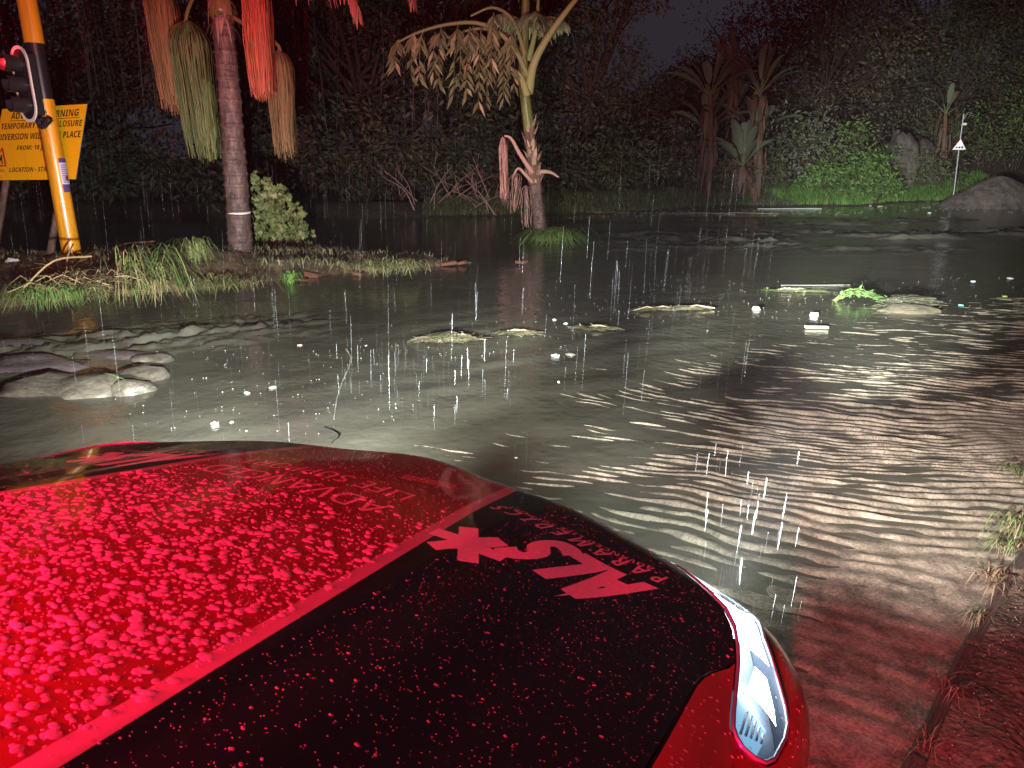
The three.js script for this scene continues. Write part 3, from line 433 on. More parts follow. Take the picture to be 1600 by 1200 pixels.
// ------------------------------------------------------------------ palms
const shade = (c, R, k = .25) => { const f = 1 + R.g() * k; return [c[0] * f, c[1] * f * (1 + R.g() * .05), c[2] * f]; };
function tassel(parent, top, len, wide, col, seed, lean = 0, n = 130, mat = M.dryV) { // a hanging flower spray: a stalk and many strings
  const R = rng(seed), b = new MB();
  for (let k = 0; k < n; k++) {
    const a = R() * 6.283, r = wide * Math.sqrt(R()), x = Math.cos(a) * r, z = Math.sin(a) * r, L = len * R.r(.86, 1.04) * (1 - .06 * (r / wide)), pts = [], j = R.r(-.02, .02), ph = R() * 6.28;
    for (let i = 0; i <= 16; i++) { const q = i / 16, s = Math.min(1, Math.pow(q * 6, .5)), bulge = 1 + .05 * Math.sin(q * 3.1); pts.push(V(top.x + x * s * bulge * (1 - .10 * q) + lean * q + .012 * Math.sin(q * 9 + ph), top.y - L * q + .03 * Math.min(1, q * 6) * (r / wide), top.z + z * s * bulge * (1 - .10 * q) + .012 * Math.cos(q * 8 + ph) + j * q)); }
    b.col = shade(col, R, .3); b.tube(pts, (q) => .0034 + .0066 * R() * (q > .15 ? 1 : .2), 3, false);
  }
  return b.build('flower_spray', mat, parent);
}
function frond(parent, from, dir, len, droop, leafLen, col, seed, opts = {}) { // arching rachis with hanging leaflets on both sides
  const R = rng(seed), n = 26, pts = [], d = dir.clone().normalize(), p = from.clone(), step = len / n; let pitch = Math.asin(d.y); const yaw = Math.atan2(d.x, d.z);
  for (let i = 0; i <= n; i++) { pts.push(p.clone()); pitch -= droop / n * (.4 + 1.2 * i / n); p.add(V(Math.sin(yaw) * Math.cos(pitch), Math.sin(pitch), Math.cos(yaw) * Math.cos(pitch)).multiplyScalar(step)); }
  const b = new MB(); b.col = opts.stalk ?? [.22, .2, .07]; b.tube(pts, (q) => (.032 * (1 - q) + .006) * (opts.thick ?? 1), 5);
  const side = V(Math.cos(yaw), 0, -Math.sin(yaw));
  for (let i = 4; i <= n * 3; i++) { const q = i / (n * 3), k = q * n, i0 = Math.min(n - 1, Math.floor(k)), c = pts[i0].clone().lerp(pts[i0 + 1], k - i0), fwd = pts[i0 + 1].clone().sub(pts[i0]).normalize();
    for (const s of [-1, 1]) { if (R() < (opts.gap ?? .08)) continue; const L = leafLen * (.55 + .75 * Math.sin(Math.min(1, q * 1.15 + .05) * Math.PI)) * R.r(.75, 1.1), out = side.clone().multiplyScalar(s * R.r(.3, .7)).addScaledVector(fwd, R.r(.2, .55)).add(V(R.g() * .15, R.r(-.1, .25) - (opts.hang ?? .5), R.g() * .15)).normalize(), lp = [];
      for (let m = 0; m <= 4; m++) { const t = m / 4; lp.push(c.clone().addScaledVector(out, L * t * (1 - .25 * t)).add(V(0, -L * (opts.hang ?? .5) * t * t * .9, 0))); }
      b.col = shade(col, R, .35); const w = R.r(.03, .055) * (opts.wide ?? 1); b.blade(lp, (t) => w * Math.sin(Math.PI * (.12 + .84 * t)) + .002); } }
  return b.build('frond', M.leafV, parent);
}
function ringTrunk(parent, pts, r0, r1, h, mat, name = 'trunk', seed = 1, every = .12) { // a palm trunk with leaf scars
  const b = new MB(), n = Math.round(h / .02), curve = new THREE.CatmullRomCurve3(pts), list = []; const R = rng(seed); const ring = []; for (let y = 0; y < h; y += every * R.r(.75, 1.3)) ring.push(y);
  for (let i = 0; i <= n; i++) list.push(curve.getPoint(i / n));
  b.tube(list, (q) => { const y = q * h; let e = 0; for (const g of ring) { const d = y - g; if (d > -.02 && d < .05) e = Math.max(e, d < 0 ? 1 + d / .02 : 1 - d / .05); } return (r0 + (r1 - r0) * Math.min(1, q * 1.05)) * (1 + .07 * Math.exp(-y / .25)) + .02 * e + .006 * noise(y * 9, 3); }, 22);
  return b.build(name, mat, parent);
}
{
  const p = onLevel(376, 397, .3), o = thing('palm_tree', 'palm with ringed trunk and four hanging flower tassels, tied with a white strip', 'palm tree', V(p.x, .1, p.z), 0, 'palms on the flooded junction');
  const at = (px, py, dz = 0) => ahead(px, py, -p.z - dz).sub(o.position);
  const tr = [V(0, 0, 0), at(372, 330), at(365, 230), at(356, 120), at(345, 12)]; ringTrunk(o, tr, .185, .145, 3.8, M.palmBark, 'trunk', 4, .15);
  const top = tr[4]; const cs = new MB(); cs.tube(path([top.clone().add(V(0, -.12, 0)), top.clone().add(V(-.03, .3, 0)), top.clone().add(V(-.08, 1.0, 0)), top.clone().add(V(-.1, 1.45, 0))], 14), (q) => .165 * (1 - .5 * q) + .03 * Math.sin(q * 3), 18); cs.build('crownshaft', M.crownshaft, o);
  const strip = new MB(), R = rng(8); for (let k = 0; k < 26; k++) { const a = R() * 6.28, y = top.y + R.r(-.35, .25), s = V(top.x + Math.cos(a) * .15, y, top.z + Math.sin(a) * .15); strip.col = shade([.25, .17, .13], R, .4); strip.blade([s, s.clone().add(V(Math.cos(a) * .06, -.08, Math.sin(a) * .06)), s.clone().add(V(Math.cos(a) * .1 + R.g() * .03, -R.r(.15, .4), Math.sin(a) * .1))], R.r(.03, .08)); } strip.build('sheath_scraps', M.dryV, o);
  const tie = new THREE.TorusGeometry(.172, .011, 5, 36); tie.scale(1, 1, 1.6); tie.rotateX(Math.PI / 2 + .06); const tm = mesh('plastic_tie', tie, M.white, o); tm.position.copy(at(373, 332)); const tt = new MB(); tt.blade([at(388, 334, -.15), at(394, 337, -.2), at(397, 345, -.2)], .02); tt.build('tie_end', M.white, o);
  const spec = [[246, -26, 1.8, .24, [.21, .09, .035], .04], [292, 30, 1.95, .29, [.105, .115, .038], .03], [398, -28, 1.55, .21, [.40, .105, .055], -.03], [436, 78, 1.55, .19, [.165, .105, .042], -.04]];
  spec.forEach(([px, py, len, wide, col, lean], k) => { const dz = [-.25, .2, .25, -.1][k], a = at(px, py, dz); tassel(o, a, len, wide, col, 60 + k, lean, k === 1 ? 110 : 210); const s = new MB(); s.col = shade(col, rng(k + 1), .1); const a2 = a.clone().lerp(top, .5).add(V(0, k === 3 ? .02 : .3, 0)); s.tube(path([top.clone().add(V(0, -.03, 0)), a2, a.clone().add(V(0, .05, 0)), a.clone().add(V(0, -.16, 0))], 12), (q) => .035 - .012 * q, 7); s.build('spray_stalk', M.dryV, o); });
  tassel(o, at(318, 120, .1), 1.2, .14, [.17, .2, .055], 71, .0, 70);
  for (let k = 0; k < 11; k++) { const a = k / 11 * 6.283 + .3; frond(o, top.clone().add(V(-.08, 1.3, 0)), V(Math.cos(a), 1.0 + .5 * Math.sin(k * 2.3), Math.sin(a)), 2.7, 2.0, .62, k % 3 ? [.075, .095, .035] : [.26, .12, .085], 100 + k); }
  frond(o, at(372, -60, .3), V(1, .35, .25), 2.1, 1.7, .5, [.30, .13, .1], 131, { stalk: [.3, .16, .1] }); frond(o, at(372, -90, .3), V(1, .55, .1), 2.9, 1.9, .5, [.28, .12, .1], 132, { stalk: [.3, .16, .1] });
}
{
  const p = onLevel(846, 374, .02), o = thing('palm_tree', 'smaller palm standing in the flood with a ragged trunk and hanging fronds', 'palm tree', V(p.x, -.1, p.z), 0, 'palms on the flooded junction');
  const at = (px, py, dz = 0) => ahead(px, py, -p.z - dz).sub(o.position), S = (l, dz = 0) => l.map(([x, y, z]) => at(x, y, (z ?? 0) + dz));
  ringTrunk(o, [V(0, 0, 0), at(843, 350), at(839, 318), at(836, 286)], .15, .135, 1.42, M.palmBark, 'trunk', 9, .08);
  const rag = new MB(); rag.tube(path(S([[836, 288], [833, 255], [829, 225], [826, 195]]), 16), (q, i) => .14 - .02 * q + .018 * Math.sin(i * 1.9), 14); rag.build('ragged_sheath', M.fibre, o);
  const gs = new MB(); gs.tube(path(S([[827, 205], [822, 165], [818, 130], [818, 95], [820, 40], [822, -10]]), 24), (q) => .125 - .04 * q, 16); gs.build('crownshaft', M.crownshaft, o);
  const st = (name, l, r, col, mat = M.dryV) => { const b = new MB(); b.col = col; b.tube(path(S(l), 18), (q) => r * (1 - .75 * q) + .008, 8); b.build(name, mat, o); };
  st('leaf_stalk', [[826, 145], [834, 100, .2], [858, 55, .4], [895, 5, .5], [925, -30, .5]], .10, [.24, .23, .09]);
  st('leaf_stalk', [[824, 150, .1], [812, 118, .15], [795, 105, .2]], .085, [.25, .22, .08]);
  st('leaf_stalk', [[826, 95], [838, 40, .1], [842, -20, .1]], .06, [.16, .2, .06]);
  // dead sprays low on the trunk
  st('dead_stalk', [[832, 270, .1], [812, 240, .2], [797, 215, .25], [788, 212, .25]], .05, [.42, .22, .18]); tassel(o, at(786, 214, .25), 1.42, .09, [.42, .2, .17], 81, .02, 90);
  st('dead_stalk', [[832, 285, .1], [820, 272, .2], [810, 263, .2], [800, 278, .2]], .04, [.4, .23, .18]); tassel(o, at(806, 270, .2), .9, .16, [.34, .18, .15], 82, -.06, 16); tassel(o, at(822, 290, .15), 1.0, .14, [.3, .17, .14], 84, .02, 14);
  st('dead_stalk', [[838, 270], [850, 268, .1], [862, 270, .1], [873, 277, .1]], .05, [.42, .26, .2]);
  const R = rng(12), sc = new MB(); for (let k = 0; k < 40; k++) { const q = R(), c = at(836 - 10 * q, 288 - 95 * q), a = R() * 6.28, r = .13; sc.col = shade([.42, .27, .2], R, .4); const s = c.clone().add(V(Math.cos(a) * r, 0, Math.sin(a) * r)); sc.blade([s, s.clone().add(V(Math.cos(a) * .05, .1, Math.sin(a) * .05)), s.clone().add(V(Math.cos(a) * .12, R.r(.1, .3), Math.sin(a) * .12))], R.r(.04, .1)); } sc.build('sheath_scraps', M.dryV, o);
  // the fronds that hang to the left, and the tuft above
  const hc = [.11, .085, .036];
  function drooper(x0, y0, x1, y1, dz, seed) { // a hanging side branch with leaflets in herringbone
    const R = rng(seed), b = new MB(), a = at(x0, y0, dz), e = at(x1, y1, dz + R.g() * .2), pts = path([a, a.clone().lerp(e, .3).add(V((e.x - a.x) * .25, .12, 0)), e], 14); b.col = [.2, .16, .07]; b.tube(pts, (q) => .012 * (1 - q) + .004, 4);
    for (let i = 2; i <= 14; i++) for (const s of [-1, 1]) { if (R() < .3) continue; const c = pts[i], L = R.r(.28, .5) * (1 - .25 * i / 14), yaw = R.g() * .9, d = V(s * Math.cos(yaw) * R.r(.35, .75), -R.r(.75, 1.1), Math.sin(yaw) * .6).normalize(), side = V(0, 0, 0).crossVectors(d, V(R.g() * .4, R.g() * .3, 1)).normalize(); b.col = shade(R() < .2 ? [.26, .16, .09] : hc, R, .35); b.leaf(c, d, side, L, R.r(.05, .085), .3); }
    b.build('frond', M.leafV, o);
  }
  st('frond_rib', [[824, 118, .1], [800, 70, .2], [755, 38, .3], [700, 38, .3], [650, 52, .3], [622, 66, .3]], .05, [.2, .17, .07]); st('frond_rib', [[822, 100, -.1], [790, 55, -.3], [745, 45, -.5], [690, 62, -.5]], .045, [.2, .17, .07]); st('frond_rib', [[822, 90], [800, 30, .5], [770, 12, .8], [735, 25, .9]], .04, [.2, .17, .07]);
  [[624, 62, 617, 108, .3], [648, 50, 643, 118, .3], [662, 48, 655, 122, .3], [690, 40, 686, 132, .3], [716, 38, 709, 146, .3], [735, 42, 729, 150, .3], [752, 44, 748, 172, .2], [764, 46, 760, 160, -.4], [790, 62, 787, 152, .2], [772, 20, 768, 100, .8], [800, 50, 797, 120, .4], [680, 50, 677, 112, -.6], [722, 56, 719, 120, -.7], [770, 60, 766, 128, -.7], [808, 70, 803, 130, -.2], [785, 30, 780, 92, -.8], [740, 40, 736, 104, -.6]].forEach((q, k) => drooper(...q, 240 + k));
  for (let k = 0; k < 7; k++) { const a = k / 7 * 6.28 + .2; frond(o, at(822, -40), V(Math.cos(a), 1.6, Math.sin(a)), 2.6, 1.7, .6, k % 2 ? [.13, .16, .055] : [.18, .17, .08], 210 + k, { hang: .7, wide: 1.3 }); }
  for (let k = 0; k < 5; k++) { const a = k * 1.3; frond(o, at(822, 40), V(Math.cos(a), .6, Math.sin(a)), .9, 1.2, .5, [.24, .28, .15], 230 + k, { hang: .3, gap: 0 }); }
}
// ------------------------------------------------------------------ trees and bushes beyond the water
const LEAF = { dark: [.045, .055, .030], olive: [.080, .088, .040], fresh: [.075, .14, .030], rust: [.070, .062, .036], grey: [.10, .115, .085] };
function randDir(R) { const z = R.r(-1, 1), a = R() * 6.283, s = Math.sqrt(1 - z * z); return V(Math.cos(a) * s, z, Math.sin(a) * s); }
function clump(b, c, r, n, leaf, col, R, flat = .7) { // a spray of leaves round c
  for (let k = 0; k < n; k++) { const d = randDir(R), q = Math.pow(R(), .45), p = c.clone().add(V(d.x * r * q, d.y * r * flat * q, d.z * r * q)), dir = d.clone().add(V(R.g() * .6, -.25 + R.g() * .5, R.g() * .6)).normalize(), s = V(0, 0, 0).crossVectors(dir, randDir(R)).normalize(); b.col = shade(col, R, .35); b.leaf(p, dir, s, leaf * R.r(.7, 1.3), leaf * R.r(.35, .55)); }
}
function broadTree(name, label, h, wide, crownAt, leaf, col, seed, p, nC = 70, per = 38, group = 'trees beyond the flood') { // trunk, limbs, crown of leaf sprays at the limbs' ends
  const R = rng(seed), o = thing(name, label, 'tree', p, R() * 6.28, group), t = new MB(), cr = new MB(), lean = V(R.g() * .5, 0, R.g() * .5), fork = V(lean.x * .4, h * crownAt, lean.z * .4);
  t.tube(path([V(0, -.4, 0), V(lean.x * .1, h * crownAt * .5, lean.z * .1), fork], 8), (q) => h * .026 * (1.25 - .6 * q), 8);
  const ch = h * (1 - crownAt) * .5, cc = V(lean.x, h * crownAt + ch * .92, lean.z);
  for (let k = 0; k < nC; k++) {
    const d = randDir(R), rr = .45 + .55 * Math.pow(R(), .5), lob = 1 + .28 * noise(d.x * 2.2 + seed, d.z * 2.2 + d.y * 2), e = cc.clone().add(V(d.x * wide * rr * lob, d.y * ch * rr * lob, d.z * wide * rr * lob));
    if (k < 26) t.tube(path([fork.clone().lerp(cc, R() * .5), fork.clone().lerp(e, .55).add(V(R.g() * .3, .2, R.g() * .3)), e], 5), (q) => h * .008 * (1 - .8 * q) + .01, 4);
    clump(cr, e, wide * R.r(.22, .36), per, leaf, shade(col, R, .18), R, .65);
  }
  t.build('trunk', M.bark, o); cr.build('crown', M.leafV, o); return o;
}
function bush(name, label, h, wide, leaf, col, seed, p, n = 26, per = 40, group = 'bushes along the far bank', cat = 'bush') {
  const R = rng(seed), o = thing(name, label, cat, p, R() * 6.28, group), t = new MB(), cr = new MB();
  for (let k = 0; k < n; k++) { const a = R() * 6.28, r = wide * Math.sqrt(R()), e = V(Math.cos(a) * r, h * (.18 + .78 * R() * (1 - .55 * (r / wide) ** 2)), Math.sin(a) * r); if (k < 9) t.tube(path([V(e.x * .15, -.15, e.z * .15), V(e.x * .5, e.y * .55, e.z * .5), e], 5), (q) => .035 * (1 - q) + .008, 4); clump(cr, e, Math.min(h, wide) * R.r(.25, .4), per, leaf, shade(col, R, .2), R, .8); }
  t.build('stems', M.bark, o); cr.build('foliage', M.leafV, o); return o;
}
const stand = (px, dist) => { const a = ahead(px, 300, dist); return V(a.x, groundY(a.x, a.z) - .05, a.z); };
// the wood behind the left bank: dense, dark, hung with creepers
const wood = [[-60, 33, 12, 4.6], [90, 29, 11, 4.2], [215, 35, 13, 4.8], [330, 30, 11.5, 4.0], [450, 34, 13, 4.6], [560, 29, 11, 3.8], [650, 35, 13, 4.6], [745, 30, 11, 3.6], [830, 34, 12, 3.6], [905, 31, 10.5, 2.6]]; const backRow = [[20, 42, 17, 6.5], [160, 44, 18, 7], [390, 43, 17, 6.5], [510, 44, 18, 7], [600, 43, 17, 6], [700, 43, 17, 6], [800, 43, 16, 5]];
const woodWords = ['at the left edge behind the warning board', 'between the yellow pole and the tasselled palm', 'behind the green palm tassel', 'directly behind the tasselled palm trunk', 'right of the tasselled palm, set back', 'left of the bare branch pile, nearer the water', 'above the bare branch pile, set back', 'behind the bare branch pile', 'behind the ragged palm trunk', 'right of the ragged palm'];
wood.forEach(([px, d, h, w], k) => { const o = broadTree('dark_tree', 'dark dense tree of the far wood ' + woodWords[k], h, w, .22, .20, k % 3 ? LEAF.dark : LEAF.rust, 300 + k, stand(px, d), 85, 62, 'dark wood beyond the left water'); const R = rng(900 + k), v = new MB(); for (let i = 0; i < 16; i++) { const a = R() * 6.28, r = w * R.r(.5, 1), y = h * R.r(.45, .8), L = y * R.r(.5, .85), x = Math.cos(a) * r, z = Math.sin(a) * r; v.col = shade([.12, .10, .075], R, .3); v.tube([V(x, y, z), V(x + R.g() * .2, y - L * .5, z + R.g() * .2), V(x + R.g() * .3, y - L, z)], R.r(.012, .03), 3); for (let j = 0; j < 10; j++) { const q = R(), dir = V(R.g(), -.8, R.g()).normalize(); v.leaf(V(x, y - L * q, z), dir, V(0, 0, 0).crossVectors(dir, randDir(R)).normalize(), .3, .12); } } v.build('creepers', M.dryV, o); });
const backWords = ['far left, left of the yellow pole', 'between pole and tasselled palm', 'right of the tasselled palm', 'third from the ragged palm', 'second from the ragged palm', 'just left of the ragged palm’s fronds', 'directly above the ragged palm'];
backRow.forEach(([px, d, h, w], k) => broadTree('tall_tree', 'towering dark tree in the wood’s back row, ' + backWords[k], h, w, .12, .42, LEAF.dark, 380 + k, stand(px, d), 110, 36, 'back row of the dark wood'));
// undergrowth in front of the left wood
const under = [[-40, 26, 'at the left edge'], [40, 27, 'behind the warning board'], [150, 25.5, 'right of the yellow pole'], [230, 27, 'behind the green tassel'], [300, 26, 'left of the tasselled palm trunk'], [410, 26.5, 'behind the leafy shrub'], [490, 27.5, 'right of the leafy shrub'], [560, 26, 'left of the branch pile, at the shore'], [620, 28, 'left of the branch pile, set back'], [690, 28, 'behind the branch pile'], [770, 27, 'right of the branch pile'], [840, 28.5, 'behind the ragged palm trunk'], [895, 28.5, 'right of the ragged palm trunk']];
under.forEach(([px, d, l], k) => bush('undergrowth_bush', 'dark undergrowth bush on the left bank ' + l, 2.6 + 1.6 * hash(k, 5), 2.3, .24, k % 2 ? LEAF.rust : LEAF.dark, 560 + k, stand(px, d), 30, 42, 'undergrowth on the left bank'));
// the hillside on the right
const hill = [[1010, 44, 5.4, 3.6, 'olive', 'rounded tree under the gap of sky'], [1066, 50, 6.6, 2.6, 'dark', 'slim tall tree poking into the gap of sky'], [1130, 40, 6.2, 3.6, 'rust', 'brownish tree behind the wild banana clump'], [1190, 47, 9.0, 4.2, 'rust', 'tallest brownish tree left of the hilltop'], [1265, 40, 9.5, 3.9, 'rust', 'broad brownish tree right of the wild bananas'], [1290, 52, 10.5, 5, 'dark', 'high dark tree at the hilltop'], [1360, 44, 8.6, 4.4, 'rust', 'spreading brown tree above the rock face'], [1430, 50, 12, 5, 'dark', 'dark tree behind the spreading brown tree'], [1480, 42, 9, 3.6, 'dark', 'dark tree above the road sign'], [1530, 50, 13, 4.6, 'dark', 'tall dark tree at the upper right'], [1585, 41, 9.5, 4.2, 'olive', 'olive tree at the right edge above the bank'], [1660, 46, 12, 5, 'dark', 'dark tree cut by the right edge'], [960, 38, 4.8, 2.8, 'rust', 'low brownish tree left of the wild bananas']];
hill.forEach(([px, d, h, w, c, l], k) => broadTree('hillside_tree', l, h, w, .28, .22, LEAF[c], 340 + k, stand(px, d), 85, 64, 'trees on the right hillside'));
// wild bananas: stems with fans of long paddle leaves
function paddle(b, p, dir, len, wid, R, col) { const side = V(0, 0, 0).crossVectors(dir, V(0, 1, 0)).normalize(), rows = []; b.col = shade(col, R, .2); const tilt = R.r(-.5, .5), n = 9; for (let i = 0; i <= n; i++) { const q = i / n, c = p.clone().addScaledVector(dir, len * q).add(V(0, -.32 * len * q * q, 0)), w = wid * Math.pow(Math.sin(Math.PI * Math.min(1, .06 + q * .93)), .6) * (i % 2 ? R.r(.75, 1) : 1); const s = side.clone().applyAxisAngle(dir, tilt); rows.push([c.clone().addScaledVector(s, -w / 2).add(V(0, w * .16, 0)), c, c.clone().addScaledVector(s, w / 2).add(V(0, w * .16, 0))]); }
  for (let i = 0; i < n; i++) for (let k = 0; k < 2; k++) { const a = rows[i][k], d = rows[i][k + 1], e = rows[i + 1][k + 1], f = rows[i + 1][k]; b.quadP(a, d, e, f); } }
function banana(label, px, base, tops, seed, leafN = 11, len = 1.7) {
  const R = rng(seed), q = stand(px, base), o = thing('wild_banana', label, 'wild banana', q, 0, 'wild bananas on the far bank');
  for (const [tx, ty] of tops) { const tp = ahead(tx, ty, base + R.r(-.8, .8)).sub(q), s = new MB(); s.tube(path([V(tp.x * .3, -.2, tp.z * .3), V(tp.x * .55, tp.y * .5, tp.z * .6), tp], 10), (k) => .13 - .04 * k, 7); s.build('stem', M.fibre, o); const dead = new MB(); for (let k = 0; k < 16; k++) { const q = R.r(.35, 1), c = V(tp.x * (.3 + .7 * q), tp.y * q, tp.z * (.3 + .7 * q)), a = R() * 6.28, L = R.r(.5, 1.1); dead.col = shade([.13, .085, .06], R, .3); const w = R.r(.1, .2); dead.blade([c, c.clone().add(V(Math.cos(a) * .28, .12, Math.sin(a) * .28)), c.clone().add(V(Math.cos(a) * .4, -L * .45, Math.sin(a) * .4)), c.clone().add(V(Math.cos(a) * .36, -L, Math.sin(a) * .36))], (t) => w * Math.sin(Math.PI * (.1 + .85 * t))); } dead.build('dead_leaves', M.dryV, o);
    for (let k = 0; k < leafN; k++) { const a = (k / (leafN - 1) - .5) * 1.9 + R.g() * .15, dir = V(Math.sin(a), Math.cos(a) * 1.0 + .1, R.g() * .35).normalize(), st = tp.clone().addScaledVector(dir, .5), b = new MB(); b.col = [.12, .13, .06]; b.tube([tp, st], .03, 5); paddle(b, st, dir, len * R.r(.7, 1.15), len * R.r(.20, .28), R, R() < .1 ? [.14, .11, .08] : [.12, .15, .10]); b.build('leaf', M.leafV, o); } }
  return o;
}
banana('wild banana clump with tall ragged leaf fans on the far bank, leftmost', 1112, 31, [[1110, 150], [1104, 205]], 401);
banana('tallest wild banana of the clump, its fan reaching highest', 1150, 32, [[1150, 120], [1146, 180]], 402);
banana('wild banana with a broad bright leaf fan right of the tallest one', 1190, 31, [[1188, 145], [1178, 210], [1160, 260]], 403, 12, 1.9);
banana('small wild banana on the slope above the road sign', 1468, 38, [[1478, 178]], 404, 5, 1.2);
// bushes along the far bank and up the slope
const bushes = [[935, 30, 2.2, 1.5, 'olive', 'low bush at the water left of the far shore debris'], [985, 31, 2.9, 1.7, 'olive', 'bush below the gap of sky near the shore'], [1040, 31.5, 3.4, 1.9, 'grey', 'pale topped bush left of the wild bananas'], [1085, 32.5, 2.6, 1.5, 'rust', 'brownish bush at the wild bananas’ foot'], [1150, 32.2, 2.4, 1.7, 'olive', 'olive bush in front of the tallest wild banana'], [1215, 33, 4.4, 2.2, 'grey', 'tall grey leaved bush right of the wild bananas'], [1245, 33.5, 3.2, 1.7, 'olive', 'olive bush left of the bright green one'], [1290, 34.5, 3.4, 1.8, 'olive', 'olive bush behind the bright green one'], [1335, 33, 3.6, 1.75, 'fresh', 'bright green bush beside the rock face'], [1300, 31.6, 1.7, 1.4, 'fresh', 'low fresh green bush at the water by the far bank'], [1362, 32, 1.9, 1.0, 'fresh', 'small fresh green bush at the water, right end of the bank'], [1420, 42, 3.2, 2.4, 'olive', 'bush hanging over the top of the rock face'], [1470, 41, 3.0, 2.2, 'olive', 'bush between the rock face and the sign post'], [1530, 39, 4.2, 2.6, 'olive', 'bush behind the road sign post'], [1575, 38, 4.6, 2.8, 'fresh', 'large green bush above the gravel heap'], [1640, 37, 4.8, 2.6, 'fresh', 'green bush cut by the right edge'], [1600, 44, 5.5, 3, 'olive', 'tall bush on the slope at the right edge'], [1500, 46, 4.6, 3, 'olive', 'bush high on the slope above the sign'], [1442, 36.6, 2.4, 1.5, 'olive', 'olive bush in front of the lower grey rock'], [1380, 35.8, 1.2, .8, 'olive', 'olive bush at the foot of the tall rock face']];
bushes.forEach(([px, d, h, w, c, l], k) => bush('bank_bush', l, h, w, .19, LEAF[c], 430 + k, stand(px, d)));
// rock face, road sign, gravel heap
const later = [];
{
  for (const [px, d, sx, sy, l, k] of [[1400, 36.8, .62, 2.5, 'tall grey streaked rock face in the bank right of the green bush', 31], [1432, 38.5, 1.0, 1.6, 'lower grey rock leaning on the tall rock face', 32]]) { const p = stand(px, d); p.y += .3; later.push(() => lump('rock_face', l, 'rock face', p, sx, sy, .9, M.rock, k, .2, .38, 'rocks in the far bank', 1.7)); }
}
{
  const p = ahead(1491, 296, 31.5), q = thing('road_sign', 'white triangular road sign on a tall leaning grey post', 'road sign', V(p.x, groundY(p.x, p.z) - .1, p.z)), at = (x, y) => ahead(x, y, 31.5).sub(q.position);
  const s = new MB(); s.tube([V(0, 0, 0), at(1491, 296), at(1499, 228), at(1506, 178)], .03, 10); s.build('post', M.steel, q);
  const T = new THREE.Shape(), r = .26; T.moveTo(0, r * 1.15); T.lineTo(r, -r * .6); T.lineTo(-r, -r * .6); T.closePath(); const c = at(1498, 228), f = mesh('sign_plate', new THREE.ExtrudeGeometry(T, { depth: .015, bevelEnabled: false }), phys({ color: lin(.82, .84, .88), roughness: .35 }), q); f.position.copy(c).add(V(0, 0, .06)); f.rotation.y = -.35;
  const g1 = new MB(); for (let k = 0; k < 3; k++) g1.geo(new THREE.BoxGeometry(.07, .05 + .02 * k, .006), M4(-.1 + .1 * k, -.06, .02)); const gm = g1.build('sign_symbol', std({ color: lin(.03, .03, .04) }), f);
  const e = [[0, r * 1.15], [r, -r * .6], [-r, -r * .6], [0, r * 1.15]].map(([x, y]) => V(x * .97, y * .97, .016)); const rim = new MB(); rim.tube(e, .012, 4); rim.build('red_border', phys({ color: lin(.5, .03, .03) }), f);
  const k = mesh('lamp_stub', new RoundedBoxGeometry(.14, .1, .14, 2, .03), M.white, q); k.position.copy(at(1507, 194)); const br = new MB(); br.tube(path([at(1505, 188), at(1512, 176), at(1520, 178)], 6), .02, 5); br.build('broken_arm', M.steel, q);
}
{
  const p = ahead(1556, 318, 30), b = new MB(), n = 60; for (let j = 0; j <= n; j++) for (let i = 0; i <= n; i++) { const x = (i / n - .5) * 5, z = (j / n - .5) * 3.4, q = Math.hypot(x / 2.3, z / 1.5), y = 1.25 * Math.max(-.15, 1 - Math.pow(q, 1.25)) + .06 * fbm(x * 3, z * 3, 4) * (q < 1 ? 1 : 0); b.v(x, y, z, x, z); } for (let j = 0; j < n; j++) for (let i = 0; i < n; i++) { const a = j * (n + 1) + i; b.quad(a, a + n + 1, a + n + 2, a + 1); }
  const m = b.build('gravel_heap', std({ color: lin(.17, .155, .15), map: withRep(texSoil, 1), roughness: .95, bumpMap: withRep(texGrit, 1), bumpScale: .05 })); m.position.set(p.x, .02, p.z); tag(m, 'dark grey heap of gravel at the water’s edge, far right', 'gravel heap');
}
// grass on the far bank
function grassPatch(name, spots, h, wid, cols, seed, mat = M.leafV, lie = 1) { const R = rng(seed), b = new MB(); for (const [x, y, z, s = 1] of spots) { const a = R() * 6.28, L = h * s * R.r(.6, 1.25), bend = R.r(.2, .8), col = R.pick(cols); b.col = shade(col, R, .3); b.blade([V(x, y, z), V(x + Math.cos(a) * L * bend * .3, y + L * .6 * lie, z + Math.sin(a) * L * bend * .3), V(x + Math.cos(a) * L * bend, y + L * (1 - bend * .35) * lie, z + Math.sin(a) * L * bend)], wid * R.r(.7, 1.3)); } return kind(b.build(name, mat), 'stuff'); }
{
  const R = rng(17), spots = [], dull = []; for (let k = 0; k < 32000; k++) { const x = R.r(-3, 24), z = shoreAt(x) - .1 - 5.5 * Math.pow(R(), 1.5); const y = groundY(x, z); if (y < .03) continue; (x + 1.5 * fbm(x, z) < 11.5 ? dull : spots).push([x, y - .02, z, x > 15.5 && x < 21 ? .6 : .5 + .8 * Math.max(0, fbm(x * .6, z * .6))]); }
  tag(grassPatch('bank_grass', dull, .5, .035, [[.07, .085, .035], [.09, .085, .05], [.06, .08, .03]], 19), 'grass along the far bank below the wild bananas, shade painted into its dull colour', 'grass');  // darker olive blades carry the painted shade of the low bank
  tag(grassPatch('bank_grass', spots, .55, .035, [[.065, .17, .022], [.08, .18, .03], [.10, .15, .04]], 18), 'vivid green grass on the far bank round the road sign', 'grass');
}
